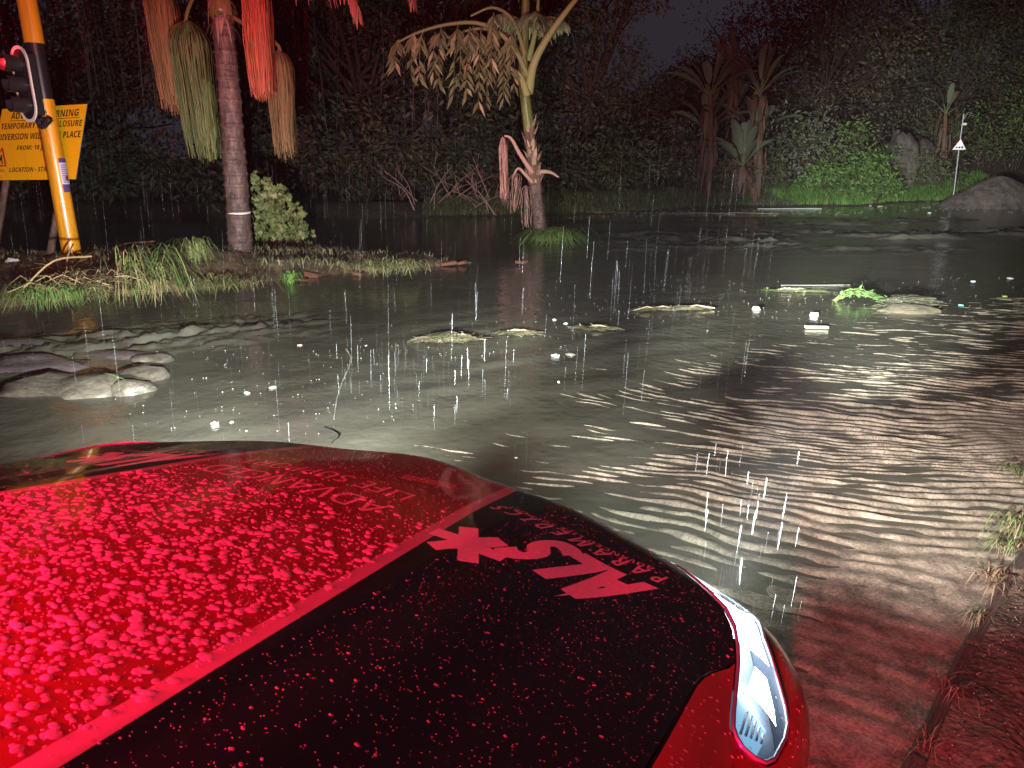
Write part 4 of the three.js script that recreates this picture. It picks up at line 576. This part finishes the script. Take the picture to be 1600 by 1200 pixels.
// ------------------------------------------------------------------ on the island
{
  const R = rng(21), spots = []; // short growth over the whole island
  for (let k = 0; k < 9000; k++) { const x = R.r(-9.5, -.9), z = R.r(-13.6, -7.6), y = isleY(x, z); if (y < .015) continue; const d = fbm(x * .9 + 3, z * .9, 3); if (d < -.12 + (x < -5.2 && x > -6.4 && z > -9.6 ? .5 : 0)) continue; spots.push([x, y - .015, z, .5 + R() * .7 + .5 * d]); }
  tag(grassPatch('island_grass', spots, .26, .012, [[.09, .10, .04], [.16, .12, .07], [.14, .09, .06], [.08, .10, .035], [.18, .13, .09]], 22, M.dryV, .45), 'matted grass and dead weeds over the muddy traffic island', 'grass');
}
function arching(b, p, yaw, len, lift, wid, R, n = 7) { const pts = []; for (let i = 0; i <= n; i++) { const q = i / n; pts.push(V(p.x + Math.sin(yaw) * len * q, p.y + lift * Math.sin(Math.min(1, q * 1.1) * Math.PI * .8) - lift * .9 * q * q, p.z + Math.cos(yaw) * len * q)); } b.blade(pts, (t) => wid * Math.sin(Math.PI * (.15 + .82 * t))); }
function tuft(name, label, p, n, len, lift, wid, cols, seed, spread = .3, yaws = null, cat = 'grass tuft', group) { const R = rng(seed), b = new MB(); for (let k = 0; k < n; k++) { const a = yaws ? R.r(yaws[0], yaws[1]) : R() * 6.283, s = V(R.g() * spread, 0, R.g() * spread); b.col = shade(R.pick(cols), R, .3); arching(b, s, a, len * R.r(.45, 1.2), lift * R.r(.5, 1.3), wid * R.r(.6, 1.3), R); } const m = b.build(name, M.leafV); m.position.copy(p); return tag(m, label, cat, group); }
const onIsle = (px, py, sink = .03) => { let p = onLevel(px, py, .2); for (let k = 0; k < 6; k++) p = onLevel(px, py, Math.max(0, isleY(p.x, p.z))); p.y -= sink; return p; };
const GREEN = [[.11, .16, .04], [.15, .18, .055], [.08, .12, .035], [.24, .20, .09], [.28, .20, .11]], STRAW = [[.34, .24, .12], [.28, .19, .10], [.22, .17, .08]];
tuft('flattened_grass', 'long flattened green grass round the yellow pole’s foot', onIsle(128, 428), 230, .8, .34, .011, GREEN, 501, .30, null, 'grass', 'grass clumps on the island');
tuft('flattened_grass', 'arching seed grass bending right beside the yellow pole', onIsle(215, 432), 110, 1.0, .46, .011, GREEN, 502, .24, [.2, 2.6], 'grass', 'grass clumps on the island');
tuft('flattened_grass', 'bright low grass clump left of the yellow pole by the water', onIsle(75, 462), 200, .42, .2, .011, [[.09, .18, .04], [.13, .18, .05]], 503, .26, null, 'grass', 'grass clumps on the island');
tuft('flattened_grass', 'grass clump hanging to the water below the yellow pole', onIsle(160, 462), 80, .5, .22, .016, GREEN, 504, .2, null, 'grass', 'grass clumps on the island');
tuft('flattened_grass', 'grass fringe at the water right of the arching seed grass', onIsle(245, 452), 70, .5, .24, .012, GREEN, 505, .25, null, 'grass', 'grass clumps on the island');
tuft('flattened_grass', 'sparse grass fringe on the shore below the tasselled palm', onIsle(330, 445), 200, .34, .14, .012, GREEN, 506, .45, null, 'grass', 'grass clumps on the island');
tuft('flattened_grass', 'single bright tuft on the shore below the leafy shrub', onIsle(456, 440), 60, .22, .2, .013, [[.16, .30, .06]], 507, .05, null, 'grass', 'grass clumps on the island');
tuft('flattened_grass', 'pale grass mat on the island right of the leafy shrub', onIsle(600, 415), 260, .42, .13, .012, [[.22, .24, .09], [.26, .24, .12]], 508, .5, null, 'grass', 'grass clumps on the island');
tuft('flattened_grass', 'drooping pale tuft left of the tasselled palm’s foot', onIsle(306, 402), 130, .34, .34, .014, [[.24, .26, .1], [.2, .24, .08]], 509, .08, null, 'grass', 'grass clumps on the island');
tuft('flattened_grass', 'vivid green grass wrapped round the ragged palm’s foot in the water', V(.92, .05, -16.2), 330, .95, .26, .016, [[.11, .25, .04], [.15, .25, .06], [.24, .27, .1]], 510, .26, null, 'grass', 'grass clumps on the island');
{ // straw and sticks caught on the pole
  const R = rng(31), spots = [[60, 470, 205, 412], [40, 465, 150, 440], [88, 440, 190, 404], [95, 455, 180, 418], [110, 475, 120, 415], [150, 420, 245, 408]];
  spots.forEach(([x0, y0, x1, y1], k) => { const a = onIsle(x0, y0, -.1), c = onIsle(x1, y1, -.28), b = new MB(); b.col = shade([.42, .28, .14], R, .15); b.tube(path([a, a.clone().lerp(c, .5).add(V(0, .12, .05)), c], 8), .011, 5); const m = b.build('reed_stalk', M.dryV); tag(m, ['long straw coloured reed leaning up to the right beside the yellow pole', 'short reed lying left of the pole’s grass', 'reed lying across the grass just below the pole’s foot', 'thinner reed between the two long ones below the pole', 'upright reed in front of the pole’s foot', 'reed bent to the right above the arching grass'][k], 'reed', 'reeds caught at the pole'); });
  const b = new MB(); for (let k = 0; k < 220; k++) { const p = onIsle(R.r(60, 235), R.r(418, 462), -.03), a = R() * 6.28; b.col = shade(R.pick(STRAW), R, .3); const L = R.r(.12, .5); b.tube([p, p.clone().add(V(Math.cos(a) * L * .5, R.r(.02, .14), Math.sin(a) * L * .5)), p.clone().add(V(Math.cos(a) * L, R.r(0, .1), Math.sin(a) * L))], .005, 3); } tag(kind(b.build('flood_straw', M.dryV), 'stuff'), 'tangled straw and twigs washed against the pole', 'straw');
}
function lump(name, label, cat, p, sx, sy, sz, mat, seed, turn = 0, rough = .22, group, freq = 1.3) { const g0 = new THREE.IcosahedronGeometry(1, 5), q = g0.attributes.position; for (let k = 0; k < q.count; k++) { const x = q.getX(k), y = q.getY(k), z = q.getZ(k), n = 1 + rough * (fbm(x * freq + seed * 3.1, z * freq + y * freq * 1.3, 4) + .4 * fbm(y * freq * 2 + seed, x * freq * 2 - z, 3)); q.setXYZ(k, x * n * sx, y * n * sy, z * n * sz); } g0.deleteAttribute('normal'); const g = mergeVertices(g0, 1e-4); g.computeVertexNormals(); const m = mesh(name, g, mat); m.position.copy(p); m.rotation.y = turn; return tag(m, label, cat, group); }
later.forEach((f) => f());
lump('stone', 'pale angular stone on the island at the left edge', 'stone', onIsle(24, 428, -.06), .13, .17, .13, std({ color: lin(.55, .52, .5), roughness: .8 }), 3, .3, .4);
lump('stone', 'rounded purplish stone at the left edge, in front of the pale one', 'stone', onIsle(8, 441, -.04), .17, .09, .14, std({ color: lin(.22, .2, .24), roughness: .7 }), 4, .3, .15);
{ const w = [[487, 430, 34, .09], [700, 413, 40, .06], [722, 412, 20, .05], [815, 412, 26, .05], [560, 428, 22, .05], [470, 437, 30, .03]], l = ['red brick half sunk at the island’s shore below the shrub', 'orange lump of rubble at the island’s tip', 'small rubble piece at the very tip of the island', 'orange rubble piece between island tip and ragged palm', 'small brick piece on the shore right of the red brick', 'flat reddish board at the waterline left of the red brick'];
  w.forEach(([px, py, len, h], k) => { const p = onLevel(px, py, .03), R = rng(40 + k), L = len / 150, g = new RoundedBoxGeometry(L, h, .12, 3, .02), q = g.attributes.position; for (let i = 0; i < q.count; i++) q.setXYZ(i, q.getX(i) + .03 * noise(q.getY(i) * 30, q.getZ(i) * 30 + k), q.getY(i) + .025 * noise(q.getX(i) * 25, k), q.getZ(i)); g.computeVertexNormals(); const m = mesh('brick_piece', g, M.brick); m.position.copy(p).add(V(0, .01, 0)); m.rotation.set(R.g() * .1, R.g() * .5, R.g() * .12); tag(m, l[k], 'brick', 'rubble along the island'); }); }
{ // the leafy shrub against the palm
  const R = rng(52), base = onIsle(425, 398), o = thing('leafy_shrub', 'green shrub with lobed leaves growing against the tasselled palm', 'shrub', base), st = new MB(), f = new MB(), at = (x, y, dz) => ahead(x, y, -base.z - dz).sub(base);
  const lobed = (c, n, up, s) => { const side = V(0, 0, 0).crossVectors(n, up).normalize(), u = V(0, 0, 0).crossVectors(side, n).normalize(), k0 = f.n, tip = [1, .85, .62]; f.v(c.x, c.y, c.z); const ring = []; for (let i = 0; i < 11; i++) { const a = (i / 10 - .5) * 4.6, l = i % 2 ? .42 : tip[Math.min(2, Math.round(Math.abs(i - 5) / 2))], x = Math.sin(a) * l * s, y = Math.cos(a) * l * s; ring.push(f.v(c.x + side.x * x + u.x * y - n.x * l * l * s * .3, c.y + side.y * x + u.y * y - n.y * l * l * s * .3 - .12 * s * l, c.z + side.z * x + u.z * y - n.z * l * l * s * .3)); } for (let i = 0; i < 10; i++) f.tri(k0, ring[i], ring[i + 1]); };
  [[384, 274, .1], [398, 272, .2], [412, 282, .1], [424, 290, .3], [436, 296, .0], [446, 306, .25], [458, 318, .1], [468, 330, .2], [474, 348, .05], [480, 366, .2], [482, 384, .1], [404, 310, .4], [420, 322, .45], [438, 340, .4], [452, 358, .45], [400, 345, .45], [418, 364, .5], [440, 380, .5], [462, 388, .4], [392, 380, .4]].forEach(([x, y, dz], k) => {
    const e = at(x + R.g() * 3, y + R.g() * 3, dz - .15), pts = path([V((e.x) * .3 + R.g() * .1, 0, e.z * .4), e.clone().multiplyScalar(.55).add(V(R.g() * .08, .05, R.g() * .06)), e], 10); st.tube(pts, (q) => .011 * (1.1 - q), 5);
    for (let j = 0; j < 44; j++) { const c = pts[Math.min(10, 3 + Math.floor(Math.pow(R(), .7) * 8))].clone().add(V(R.g() * .085, R.g() * .075, R.g() * .085)); f.col = shade(R() < .16 ? [.30, .26, .13] : [.165, .195, .065], R, .35); lobed(c, V(R.g(), .35 + R.g() * .6, .55 + R.g() * .7).normalize(), V(R.g() * .8, -1, R.g() * .6).normalize(), R.r(.06, .115)); } });
  st.build('stems', M.bark, o); f.build('foliage', M.leafV, o);
  const d = new MB(); for (let k = 0; k < 520; k++) { const p = onIsle(R.r(400, 545), R.r(392, 418), -.02), a = R() * 6.28; d.col = shade(R.pick([[.2, .17, .09], [.25, .2, .12], [.14, .15, .07]]), R, .3); arching(d, p, a, R.r(.1, .3), R.r(.05, .16), .02, R, 4); } tag(kind(d.build('dead_leaves', M.dryV), 'stuff'), 'heap of dead wilted leaves at the shrub’s foot', 'leaf litter');
}
// bare branches piled on the far left bank
{ const R = rng(61); for (let k = 0; k < 16; k++) { const px = 640 + k * 9 + R.g() * 8, p = ahead(px, 322, 24.6 + R() * 1.2), y = Math.max(0, groundY(p.x, p.z)), b = new MB(), a = R.r(-1.1, 1.1), L = R.r(.9, 2.2), base = V(p.x, y, p.z), tip = base.clone().add(V(Math.sin(a) * L, Math.abs(Math.cos(a)) * L * .75 + .1, R.g() * .4)); b.col = shade([.34, .2, .18], R, .2); b.tube(path([base, base.clone().lerp(tip, .5).add(V(R.g() * .15, .1, 0)), tip], 7), (q) => .028 * (1 - .7 * q), 5); for (let j = 0; j < 3; j++) { const s = base.clone().lerp(tip, R.r(.35, .85)); b.tube([s, s.clone().add(V(R.g() * .5, R.r(.15, .5), R.g() * .3))], .011, 4); } tag(b.build('bare_branch', M.dryV), 'bare broken branch in the pile on the far bank left of the ragged palm', 'branch', 'bare branches on the far bank'); } }
// ------------------------------------------------------------------ boulders in the current
lump('silt_boulder', 'large smooth grey boulder with a green reed across it', 'boulder', onLevel(140, 606, 0).add(V(.02, -.16, -.12)), .64, .26, .40, M.silt, 11, .18, .5, 'boulders in the current', 1.9);
lump('silt_boulder', 'flat purplish boulder behind the large grey one at the left edge', 'boulder', onLevel(40, 578, 0).add(V(0, -.145, -.1)), .74, .22, .3, M.siltDark, 12, .1, .5, 'boulders in the current');
lump('silt_boulder', 'dark rounded boulder cut by the left edge, farthest up the current', 'boulder', onLevel(-10, 552, 0).add(V(0, -.18, -.1)), .72, .3, .34, M.siltDark, 13, .0, .16, 'boulders in the current');
lump('silt_boulder', 'small wedge shaped boulder at the right foot of the large grey one', 'boulder', onLevel(208, 612, 0).add(V(0, .0, 0)), .15, .10, .11, M.silt, 14, .3, .35, 'boulders in the current');
lump('silt_boulder', 'low pale boulder right of the purplish one', 'boulder', onLevel(235, 563, 0).add(V(0, -.01, 0)), .20, .065, .13, M.silt, 15, 0, .35, 'boulders in the current');
lump('silt_boulder', 'low brown boulder under the row of waves', 'boulder', onLevel(112, 549, 0).add(V(0, -.01, 0)), .22, .075, .13, phys({ color: lin(.28, .22, .15), roughness: .3 }), 16, .1, .3, 'boulders in the current');
lump('silt_boulder', 'long dark boulder barely above the water between brown and pale ones', 'boulder', onLevel(180, 556, 0).add(V(0, -.09, 0)), .55, .14, .2, M.siltDark, 17, -.08, .2, 'boulders in the current');
{ const b = new MB(); b.col = [.2, .42, .08]; const p = onLevel(150, 588, .13); b.blade([p, p.clone().add(V(.07, .025, 0)), p.clone().add(V(.14, .015, .02)), p.clone().add(V(.24, -.02, .03))], (t) => .016 * (1 - t * .8)); tag(b.build('green_reed', M.leafV), 'bright green reed lying on the large grey boulder', 'reed'); }
// ------------------------------------------------------------------ flotsam
function raft(label, px, py, lenPx, widM, high, seed, cols) { // a mat of reeds and twigs
  const p = onLevel(px, py, 0), L = lenPx * p.distanceTo(V(0, EYE, 0)) / FOCAL, R = rng(seed), o = thing('debris_raft', label, 'debris', V(p.x, 0, p.z), R.r(-.15, .15), 'rafts of flood debris'), b = new MB(), q = new MB();
  for (let k = 0; k < 240; k++) { const s = R.g() * .26, x = s * L, z = R.g() * widM * .22 * (1.2 - Math.abs(s)), y = high * Math.max(.05, 1 - Math.pow(s * 2, 2)) * R.r(.2, 1), a = R.g() * .6, l = R.r(.08, .3); b.col = shade(R.pick(cols), R, .3); b.tube([V(x - Math.cos(a) * l / 2, y, z - Math.sin(a) * l / 2), V(x, y + .012, z), V(x + Math.cos(a) * l / 2, y, z + Math.sin(a) * l / 2)], R.r(.0018, .005), 3); }
  for (let k = 0; k < 70; k++) { const d = randDir(R); d.y *= .3; d.normalize(); q.col = shade(R.pick(cols), R, .3); q.leaf(V(R.g() * .28 * L, .012 + high * R() * .6, R.g() * widM * .25), d, V(0, 0, 0).crossVectors(d, V(0, 1, 0)).normalize(), R.r(.03, .06), .018); }
  kind(b.build('twigs', M.dryV, o), 'stuff'); kind(q.build('leaves', M.dryV, o), 'stuff');
  for (let k = 0; k < 3; k++) { const c = new MB(), x = R.g() * .18 * L, a = R.g() * .25, l = L * R.r(.25, .45); c.col = shade([.5, .42, .26], R, .2); c.tube([V(x - Math.cos(a) * l / 2, .015, -Math.sin(a) * l / 2), V(x, .03 + high * .6, 0), V(x + Math.cos(a) * l / 2, .02, Math.sin(a) * l / 2)], .007, 6); c.build('stick', M.dryV, o); }
  return o;
}
const MATC = [[.30, .27, .15], [.20, .21, .09], [.42, .38, .26], [.10, .11, .05], [.16, .12, .07]];
raft('long raft of pale reeds floating mid-stream in front of the car', 700, 534, 130, .30, .07, 601, MATC);
raft('scattered twigs trailing right of the mid-stream raft', 812, 522, 70, .25, .03, 602, MATC);
raft('thin line of reeds and twigs right of the ragged palm’s reflection', 1050, 485, 150, .28, .04, 603, MATC);
raft('small clot of leaves beside the thin reed line', 930, 514, 70, .2, .02, 604, MATC);
raft('line of green reeds floating toward the far right', 1245, 456, 110, .2, .03, 605, [[.14, .2, .06], [.24, .25, .13]]);
raft('pale mound of matted reeds on the water at the right', 1420, 481, 105, .36, .14, 606, [[.27, .26, .17], [.22, .22, .12], [.3, .29, .22]]);
raft('scum of twigs along the far shore below the wild bananas', 1140, 335, 300, .5, .05, 607, [[.3, .26, .2], [.4, .36, .3]]);
raft('twigs stranded at the far shore left of the wild bananas', 950, 334, 160, .5, .08, 608, [[.34, .22, .16], [.4, .32, .24]]);
lump('reed_mound', 'low pale hummock of sodden reeds under the matted mound at the right', 'debris', onLevel(1418, 486, 0).add(V(0, -.01, 0)), .36, .085, .17, std({ color: lin(.22, .21, .14), map: withRep(texSoil, 2), roughness: .9, bumpMap: withRep(texGrit, 3), bumpScale: .03 }), 21, -.1, .3);
{ const o = thing('green_branch', 'fresh green branch arching over the water at the right', 'branch', onLevel(1345, 470, 0)), R = rng(71), s = new MB(), f = new MB(); for (let k = 0; k < 7; k++) { const a = R.r(-.6, .6), pts = path([V(-.34, .0, R.g() * .05), V(-.1 + R.g() * .1, .10 + R() * .08, a * .2), V(.25 + R.g() * .1, .02, a * .35)], 8); s.col = [.18, .24, .08]; s.tube(pts, .006, 4); for (let j = 0; j < 22; j++) { const p = pts[Math.min(8, 3 + Math.floor(R() * 6))], d = V(R.g(), R.g() * .4 - .1, R.g()).normalize(); f.col = shade([.10, .22, .055], R, .3); f.leaf(p.clone().add(V(R.g() * .05, 0, R.g() * .05)), d, V(0, 0, 0).crossVectors(d, V(0, 1, 0)).normalize(), .09, .03); } } s.build('twigs', M.leafV, o); f.build('leaves', M.leafV, o); }
// floating litter: crumpled foam, plastic, planks
function scrap(name, label, cat, px, py, s, col, seed, flat = .7) { const m = lump(name, label, cat, onLevel(px, py, 0).add(V(0, s * flat * .12, 0)), s * .46, s * flat * .4, s * .38, phys({ color: lin(...col), roughness: .45 }), seed, seed, .55, 'floating litter', 2.4); m.geometry = m.geometry.toNonIndexed(); m.geometry.computeVertexNormals(); return m; }
const scraps = [['foam_lump', 'white foam lump left of the plank, pyramid shaped', 1181, 484, .11, [.34, .34, .31], .7], ['foam_lump', 'brightest white foam lump, just above the plank', 1272, 494, .105, [.42, .44, .44], .85], ['plastic_scrap', 'crumpled pale plastic right of the mid-stream raft', 868, 556, .09, [.6, .62, .58], .35], ['plastic_scrap', 'flat plastic strip beside the crumpled plastic', 892, 554, .1, [.55, .55, .45], .16], ['plastic_scrap', 'white scrap above the mid-stream raft', 866, 500, .04, [.8, .8, .8], .6], ['plastic_scrap', 'bluish white scrap above the mid-stream raft, right of the white one', 884, 506, .05, [.7, .78, .85], .5], ['foam_lump', 'small white ball alone on the smooth water', 873, 598, .028, [.8, .8, .74], .9], ['plastic_scrap', 'black scrap right of the white ball', 909, 602, .026, [.01, .01, .01], .8], ['stone_piece', 'pale stone with a dark side near the bonnet’s edge', 336, 664, .05, [.62, .6, .56], .8], ['stone_piece', 'small pale stone right of the one near the bonnet', 362, 660, .03, [.5, .52, .42], .5], ['stone_piece', 'white chip at the bonnet’s edge', 385, 674, .025, [.75, .75, .72], .4], ['plastic_scrap', 'ragged grey scrap left of the pale line of silt', 425, 606, .055, [.42, .42, .38], .4], ['plastic_scrap', 'dark scrap between grey scraps and pale stone', 400, 632, .03, [.03, .03, .03], .7], ['plastic_scrap', 'mottled grey scrap left of the ragged grey one', 386, 615, .05, [.3, .32, .28], .6], ['plastic_scrap', 'pinkish folded scrap on the water below the island', 468, 540, .045, [.7, .55, .45], .5], ['plastic_scrap', 'pale chip right of the pinkish scrap', 572, 540, .03, [.6, .5, .45], .3], ['plastic_scrap', 'turquoise scrap right of the reed mound', 1502, 477, .06, [.25, .7, .66], .3], ['plastic_scrap', 'blue white scrap far right on the water', 1520, 440, .07, [.6, .75, .9], .35], ['plastic_scrap', 'long pale scrap at the far right of the water', 1578, 435, .12, [.6, .62, .55], .25], ['plastic_scrap', 'yellow green scrap at the right below the far scraps', 1570, 463, .07, [.5, .6, .15], .2], ['plastic_scrap', 'yellow plastic at the far shore by the green bush', 1375, 323, .22, [.6, .62, .2], .3], ['plastic_scrap', 'purple plastic at the far shore left of the yellow one', 1360, 322, .12, [.4, .35, .6], .6], ['plastic_scrap', 'white scrap in the current below the gravel heap', 1452, 333, .14, [.85, .85, .82], .35], ['plastic_scrap', 'white scrap at the far shore below the sky gap', 983, 331, .1, [.8, .76, .7], .5], ['stone_piece', 'pale pebble just in front of the ripples at the bonnet', 806, 716, .022, [.6, .58, .5], .5], ['plastic_scrap', 'grey green weed patch in the current, lower of two by the far right', 1410, 349, .3, [.2, .28, .12], .15]];
scraps.forEach(([n, l, px, py, s, c, f], k) => scrap(n, l, n.startsWith('stone') ? 'stone' : n.startsWith('foam') ? 'foam' : 'litter', px, py, s, c, k + 2, f));
{ const g = new RoundedBoxGeometry(.24, .03, .06, 2, .01), m = mesh('plank', g, std({ color: lin(.36, .33, .25), roughness: .8 })); m.position.copy(onLevel(1276, 511, .02)); m.rotation.y = -.08; tag(m, 'short pale plank floating below the white foam', 'plank'); }
{ const g = new MB(); g.col = [.14, .135, .11]; g.tube([V(-.5, .012, 0), V(0, .014, .02), V(.5, .012, -.03)], .009, 6); const m = g.build('pale_pole', M.dryV); m.position.copy(onLevel(1275, 447, 0)); tag(m, 'long pale stick floating beyond the green reeds', 'stick'); }
{ const g = new MB(); g.col = [.7, .72, .72]; g.tube([V(-1.2, .02, 0), V(0, .025, .02), V(1.3, .02, -.03)], .014, 6); const m = g.build('pale_pole', M.dryV); m.position.copy(onLevel(1232, 327, 0)); tag(m, 'long white stick at the far shore below the wild bananas', 'stick'); }
{ // foam and specks on the water
  const R = rng(81), b = new MB(); const speck = (px, py, s, col) => { const p = onLevel(px, py, 0), y = .012 + waterY(p.x, p.z), n = 5, c = b.n; b.col = col; b.v(p.x, y + s * .35, p.z); for (let i = 0; i < n; i++) { const a = i / n * 6.283, r = s * R.r(.6, 1.2); b.v(p.x + Math.cos(a) * r * 1.4, y - .006, p.z + Math.sin(a) * r); } for (let i = 0; i < n; i++) b.tri(c, c + 1 + (i + 1) % n, c + 1 + i); };
  for (let k = 0; k < 420; k++) { const r = R(), px = r < .5 ? R.r(820, 1600) : r < .85 ? R.r(180, 620) : R.r(560, 900), py = r < .5 ? 470 + R.g() * 36 + (1200 - px) * .03 : r < .85 ? R.r(540, 680) : R.r(500, 560); if (py < 420 || (px < 260 && py > 665)) continue; const far = clamp(600 / py, .7, 1.6); speck(px, py, R.r(.0012, .005) * far, shade(R.pick([[.4, .4, .36], [.32, .32, .26], [.24, .26, .15], [.5, .5, .48]]), R, .2)); }
  for (let k = 0; k < 260; k++) { const px = R.r(880, 1600); speck(px, 333 + R.g() * 5 - (px > 1350 ? 8 : 0), R.r(.02, .06), shade([.5, .46, .38], R, .4)); }
  tag(kind(b.build('floating_specks', M.dryV), 'stuff'), 'specks of foam, leaf and plastic drifting on the water', 'flotsam');
}
{ // line of silt trailing over the water, and a black twig
  const b = new MB(); b.col = [.24, .24, .19]; const R = rng(91), pts = [[541, 545], [548, 558], [546, 572], [538, 590], [532, 606], [527, 622], [524, 640], [522, 655]].map(([x, y]) => onLevel(x, y, .006)); b.tube(path(pts, 60), (q, i) => .010 * (.7 + .3 * Math.sin(i * .9) * Math.sin(i * .37)) * (1 - .5 * q), 6); tag(b.build('silt_trail', M.dryV), 'thin pale line of silt foam trailing toward the bonnet', 'foam line');
  const t = new MB(); t.col = [.03, .025, .02]; t.tube(path([onLevel(505, 668, .02), onLevel(520, 674, .03), onLevel(528, 680, .025), onLevel(515, 692, .015)], 10), .006, 5); tag(t.build('black_twig', M.dryV), 'bent black twig at the bonnet’s front edge', 'twig');
}
// grass along the kerb at the right
const VG = [[.08, .13, .04], [.11, .13, .055], [.15, .12, .07]];
tuft('kerb_grass', 'green grass tuft on the sand bar at the right edge, uppermost', onLevel(1592, 742, .03), 60, .11, .05, .005, VG, 701, .07, null, 'grass tuft', 'grass tufts along the kerb');
tuft('kerb_grass', 'thick green grass tuft at the kerb, second from the top', onLevel(1592, 828, .06), 120, .13, .08, .005, VG, 702, .06, null, 'grass tuft', 'grass tufts along the kerb');
tuft('kerb_grass', 'straggling grass below the thick tuft at the kerb', onLevel(1568, 858, .05), 50, .12, .05, .0045, VG, 703, .05, null, 'grass tuft', 'grass tufts along the kerb');
tuft('kerb_grass', 'dry grass tuft where the kerb meets the ripples', onLevel(1545, 905, .05), 40, .14, .05, .005, [[.15, .11, .07]], 704, .04, null, 'grass tuft', 'grass tufts along the kerb');
tuft('kerb_grass', 'small pale tuft on the silt left of the kerb', onLevel(1528, 968, .03), 30, .08, .05, .004, [[.14, .14, .08]], 705, .02, null, 'grass tuft', 'grass tufts along the kerb');
tuft('kerb_grass', 'reddish dry weed at the kerb, lower right', onLevel(1475, 1075, .08), 34, .09, .04, .004, [[.16, .1, .07]], 706, .04, null, 'grass tuft', 'grass tufts along the kerb');
tuft('kerb_grass', 'dry weed on the kerb near the bottom edge', onLevel(1445, 1165, .1), 36, .08, .045, .0035, [[.16, .12, .08]], 707, .03, null, 'grass tuft', 'grass tufts along the kerb');
{ const R = rng(95), b = new MB(); for (let k = 0; k < 3000; k++) { const z = R.r(-3.6, -.2), x = kerbX(z) + .06 + Math.pow(R(), 1.3) * 1.6, y = .045 + .04 * smooth(x - kerbX(z) - .02, 0, .25) + .02 * fbm(x * 9, z * 9, 2) + .03 * fbm(x * 2.5, z * 2.5, 4), s = R.r(.0012, .0042); b.col = shade(R.pick([[.3, .26, .22], [.2, .16, .13], [.4, .36, .32]]), R, .3); b.geo(new THREE.TetrahedronGeometry(s, 0), M4(x, y + .002, z, R() * 6, R() * 6, R() * 6)); } tag(kind(b.build('verge_gravel', M.dryV), 'stuff'), 'fine gravel and grit scattered over the verge', 'gravel'); }
// ------------------------------------------------------------------ falling rain: slender drops of water
{
  const R = rng(111), g = new THREE.CylinderGeometry(1, .5, 1, 5, 1), list = [], m4 = new THREE.Matrix4(), q = new THREE.Quaternion(); const add = (x, y, z, L, r) => { q.setFromEuler(new THREE.Euler(R.g() * .03, 0, -.035 + R.g() * .025)); list.push(m4.clone().compose(V(x, y, z), q.clone(), V(r, L, r))); };
  for (let k = 0; k < 1500; k++) { const d = 2.4 + 15 * Math.pow(R(), 1.2), p = ahead(R.r(-150, 1250), 0, d), top = ahead(800, -40, d).y; add(p.x, R.r(.05, Math.max(1.2, top)), -d, R.r(.06, .16) * (1.0 + d * .26), .00022 + .00002 * d); }
  for (let k = 0; k < 60; k++) { const d = R.r(1.35, 2.3), p = ahead(1085 + R() * 170, 700 + R() * 270, d); if (p.y > .08) add(p.x, p.y, p.z, R.r(.03, .085), .00036); }
  for (let k = 0; k < 70; k++) { const d = R.r(2.8, 4.2), p = ahead(520 + R() * 300, 545 + R() * 110, d); if (p.y > .06) add(p.x, p.y, p.z, R.r(.06, .14), .00045); }
  const im = new THREE.InstancedMesh(g, M.rain, list.length); list.forEach((m, i) => im.setMatrixAt(i, m)); im.name = 'rain'; im.castShadow = im.receiveShadow = true; scene.add(im); tag(kind(im, 'stuff'), 'rain falling in fine bright drops through the headlamp beams', 'rain');
}

renderer.render(scene, camera);
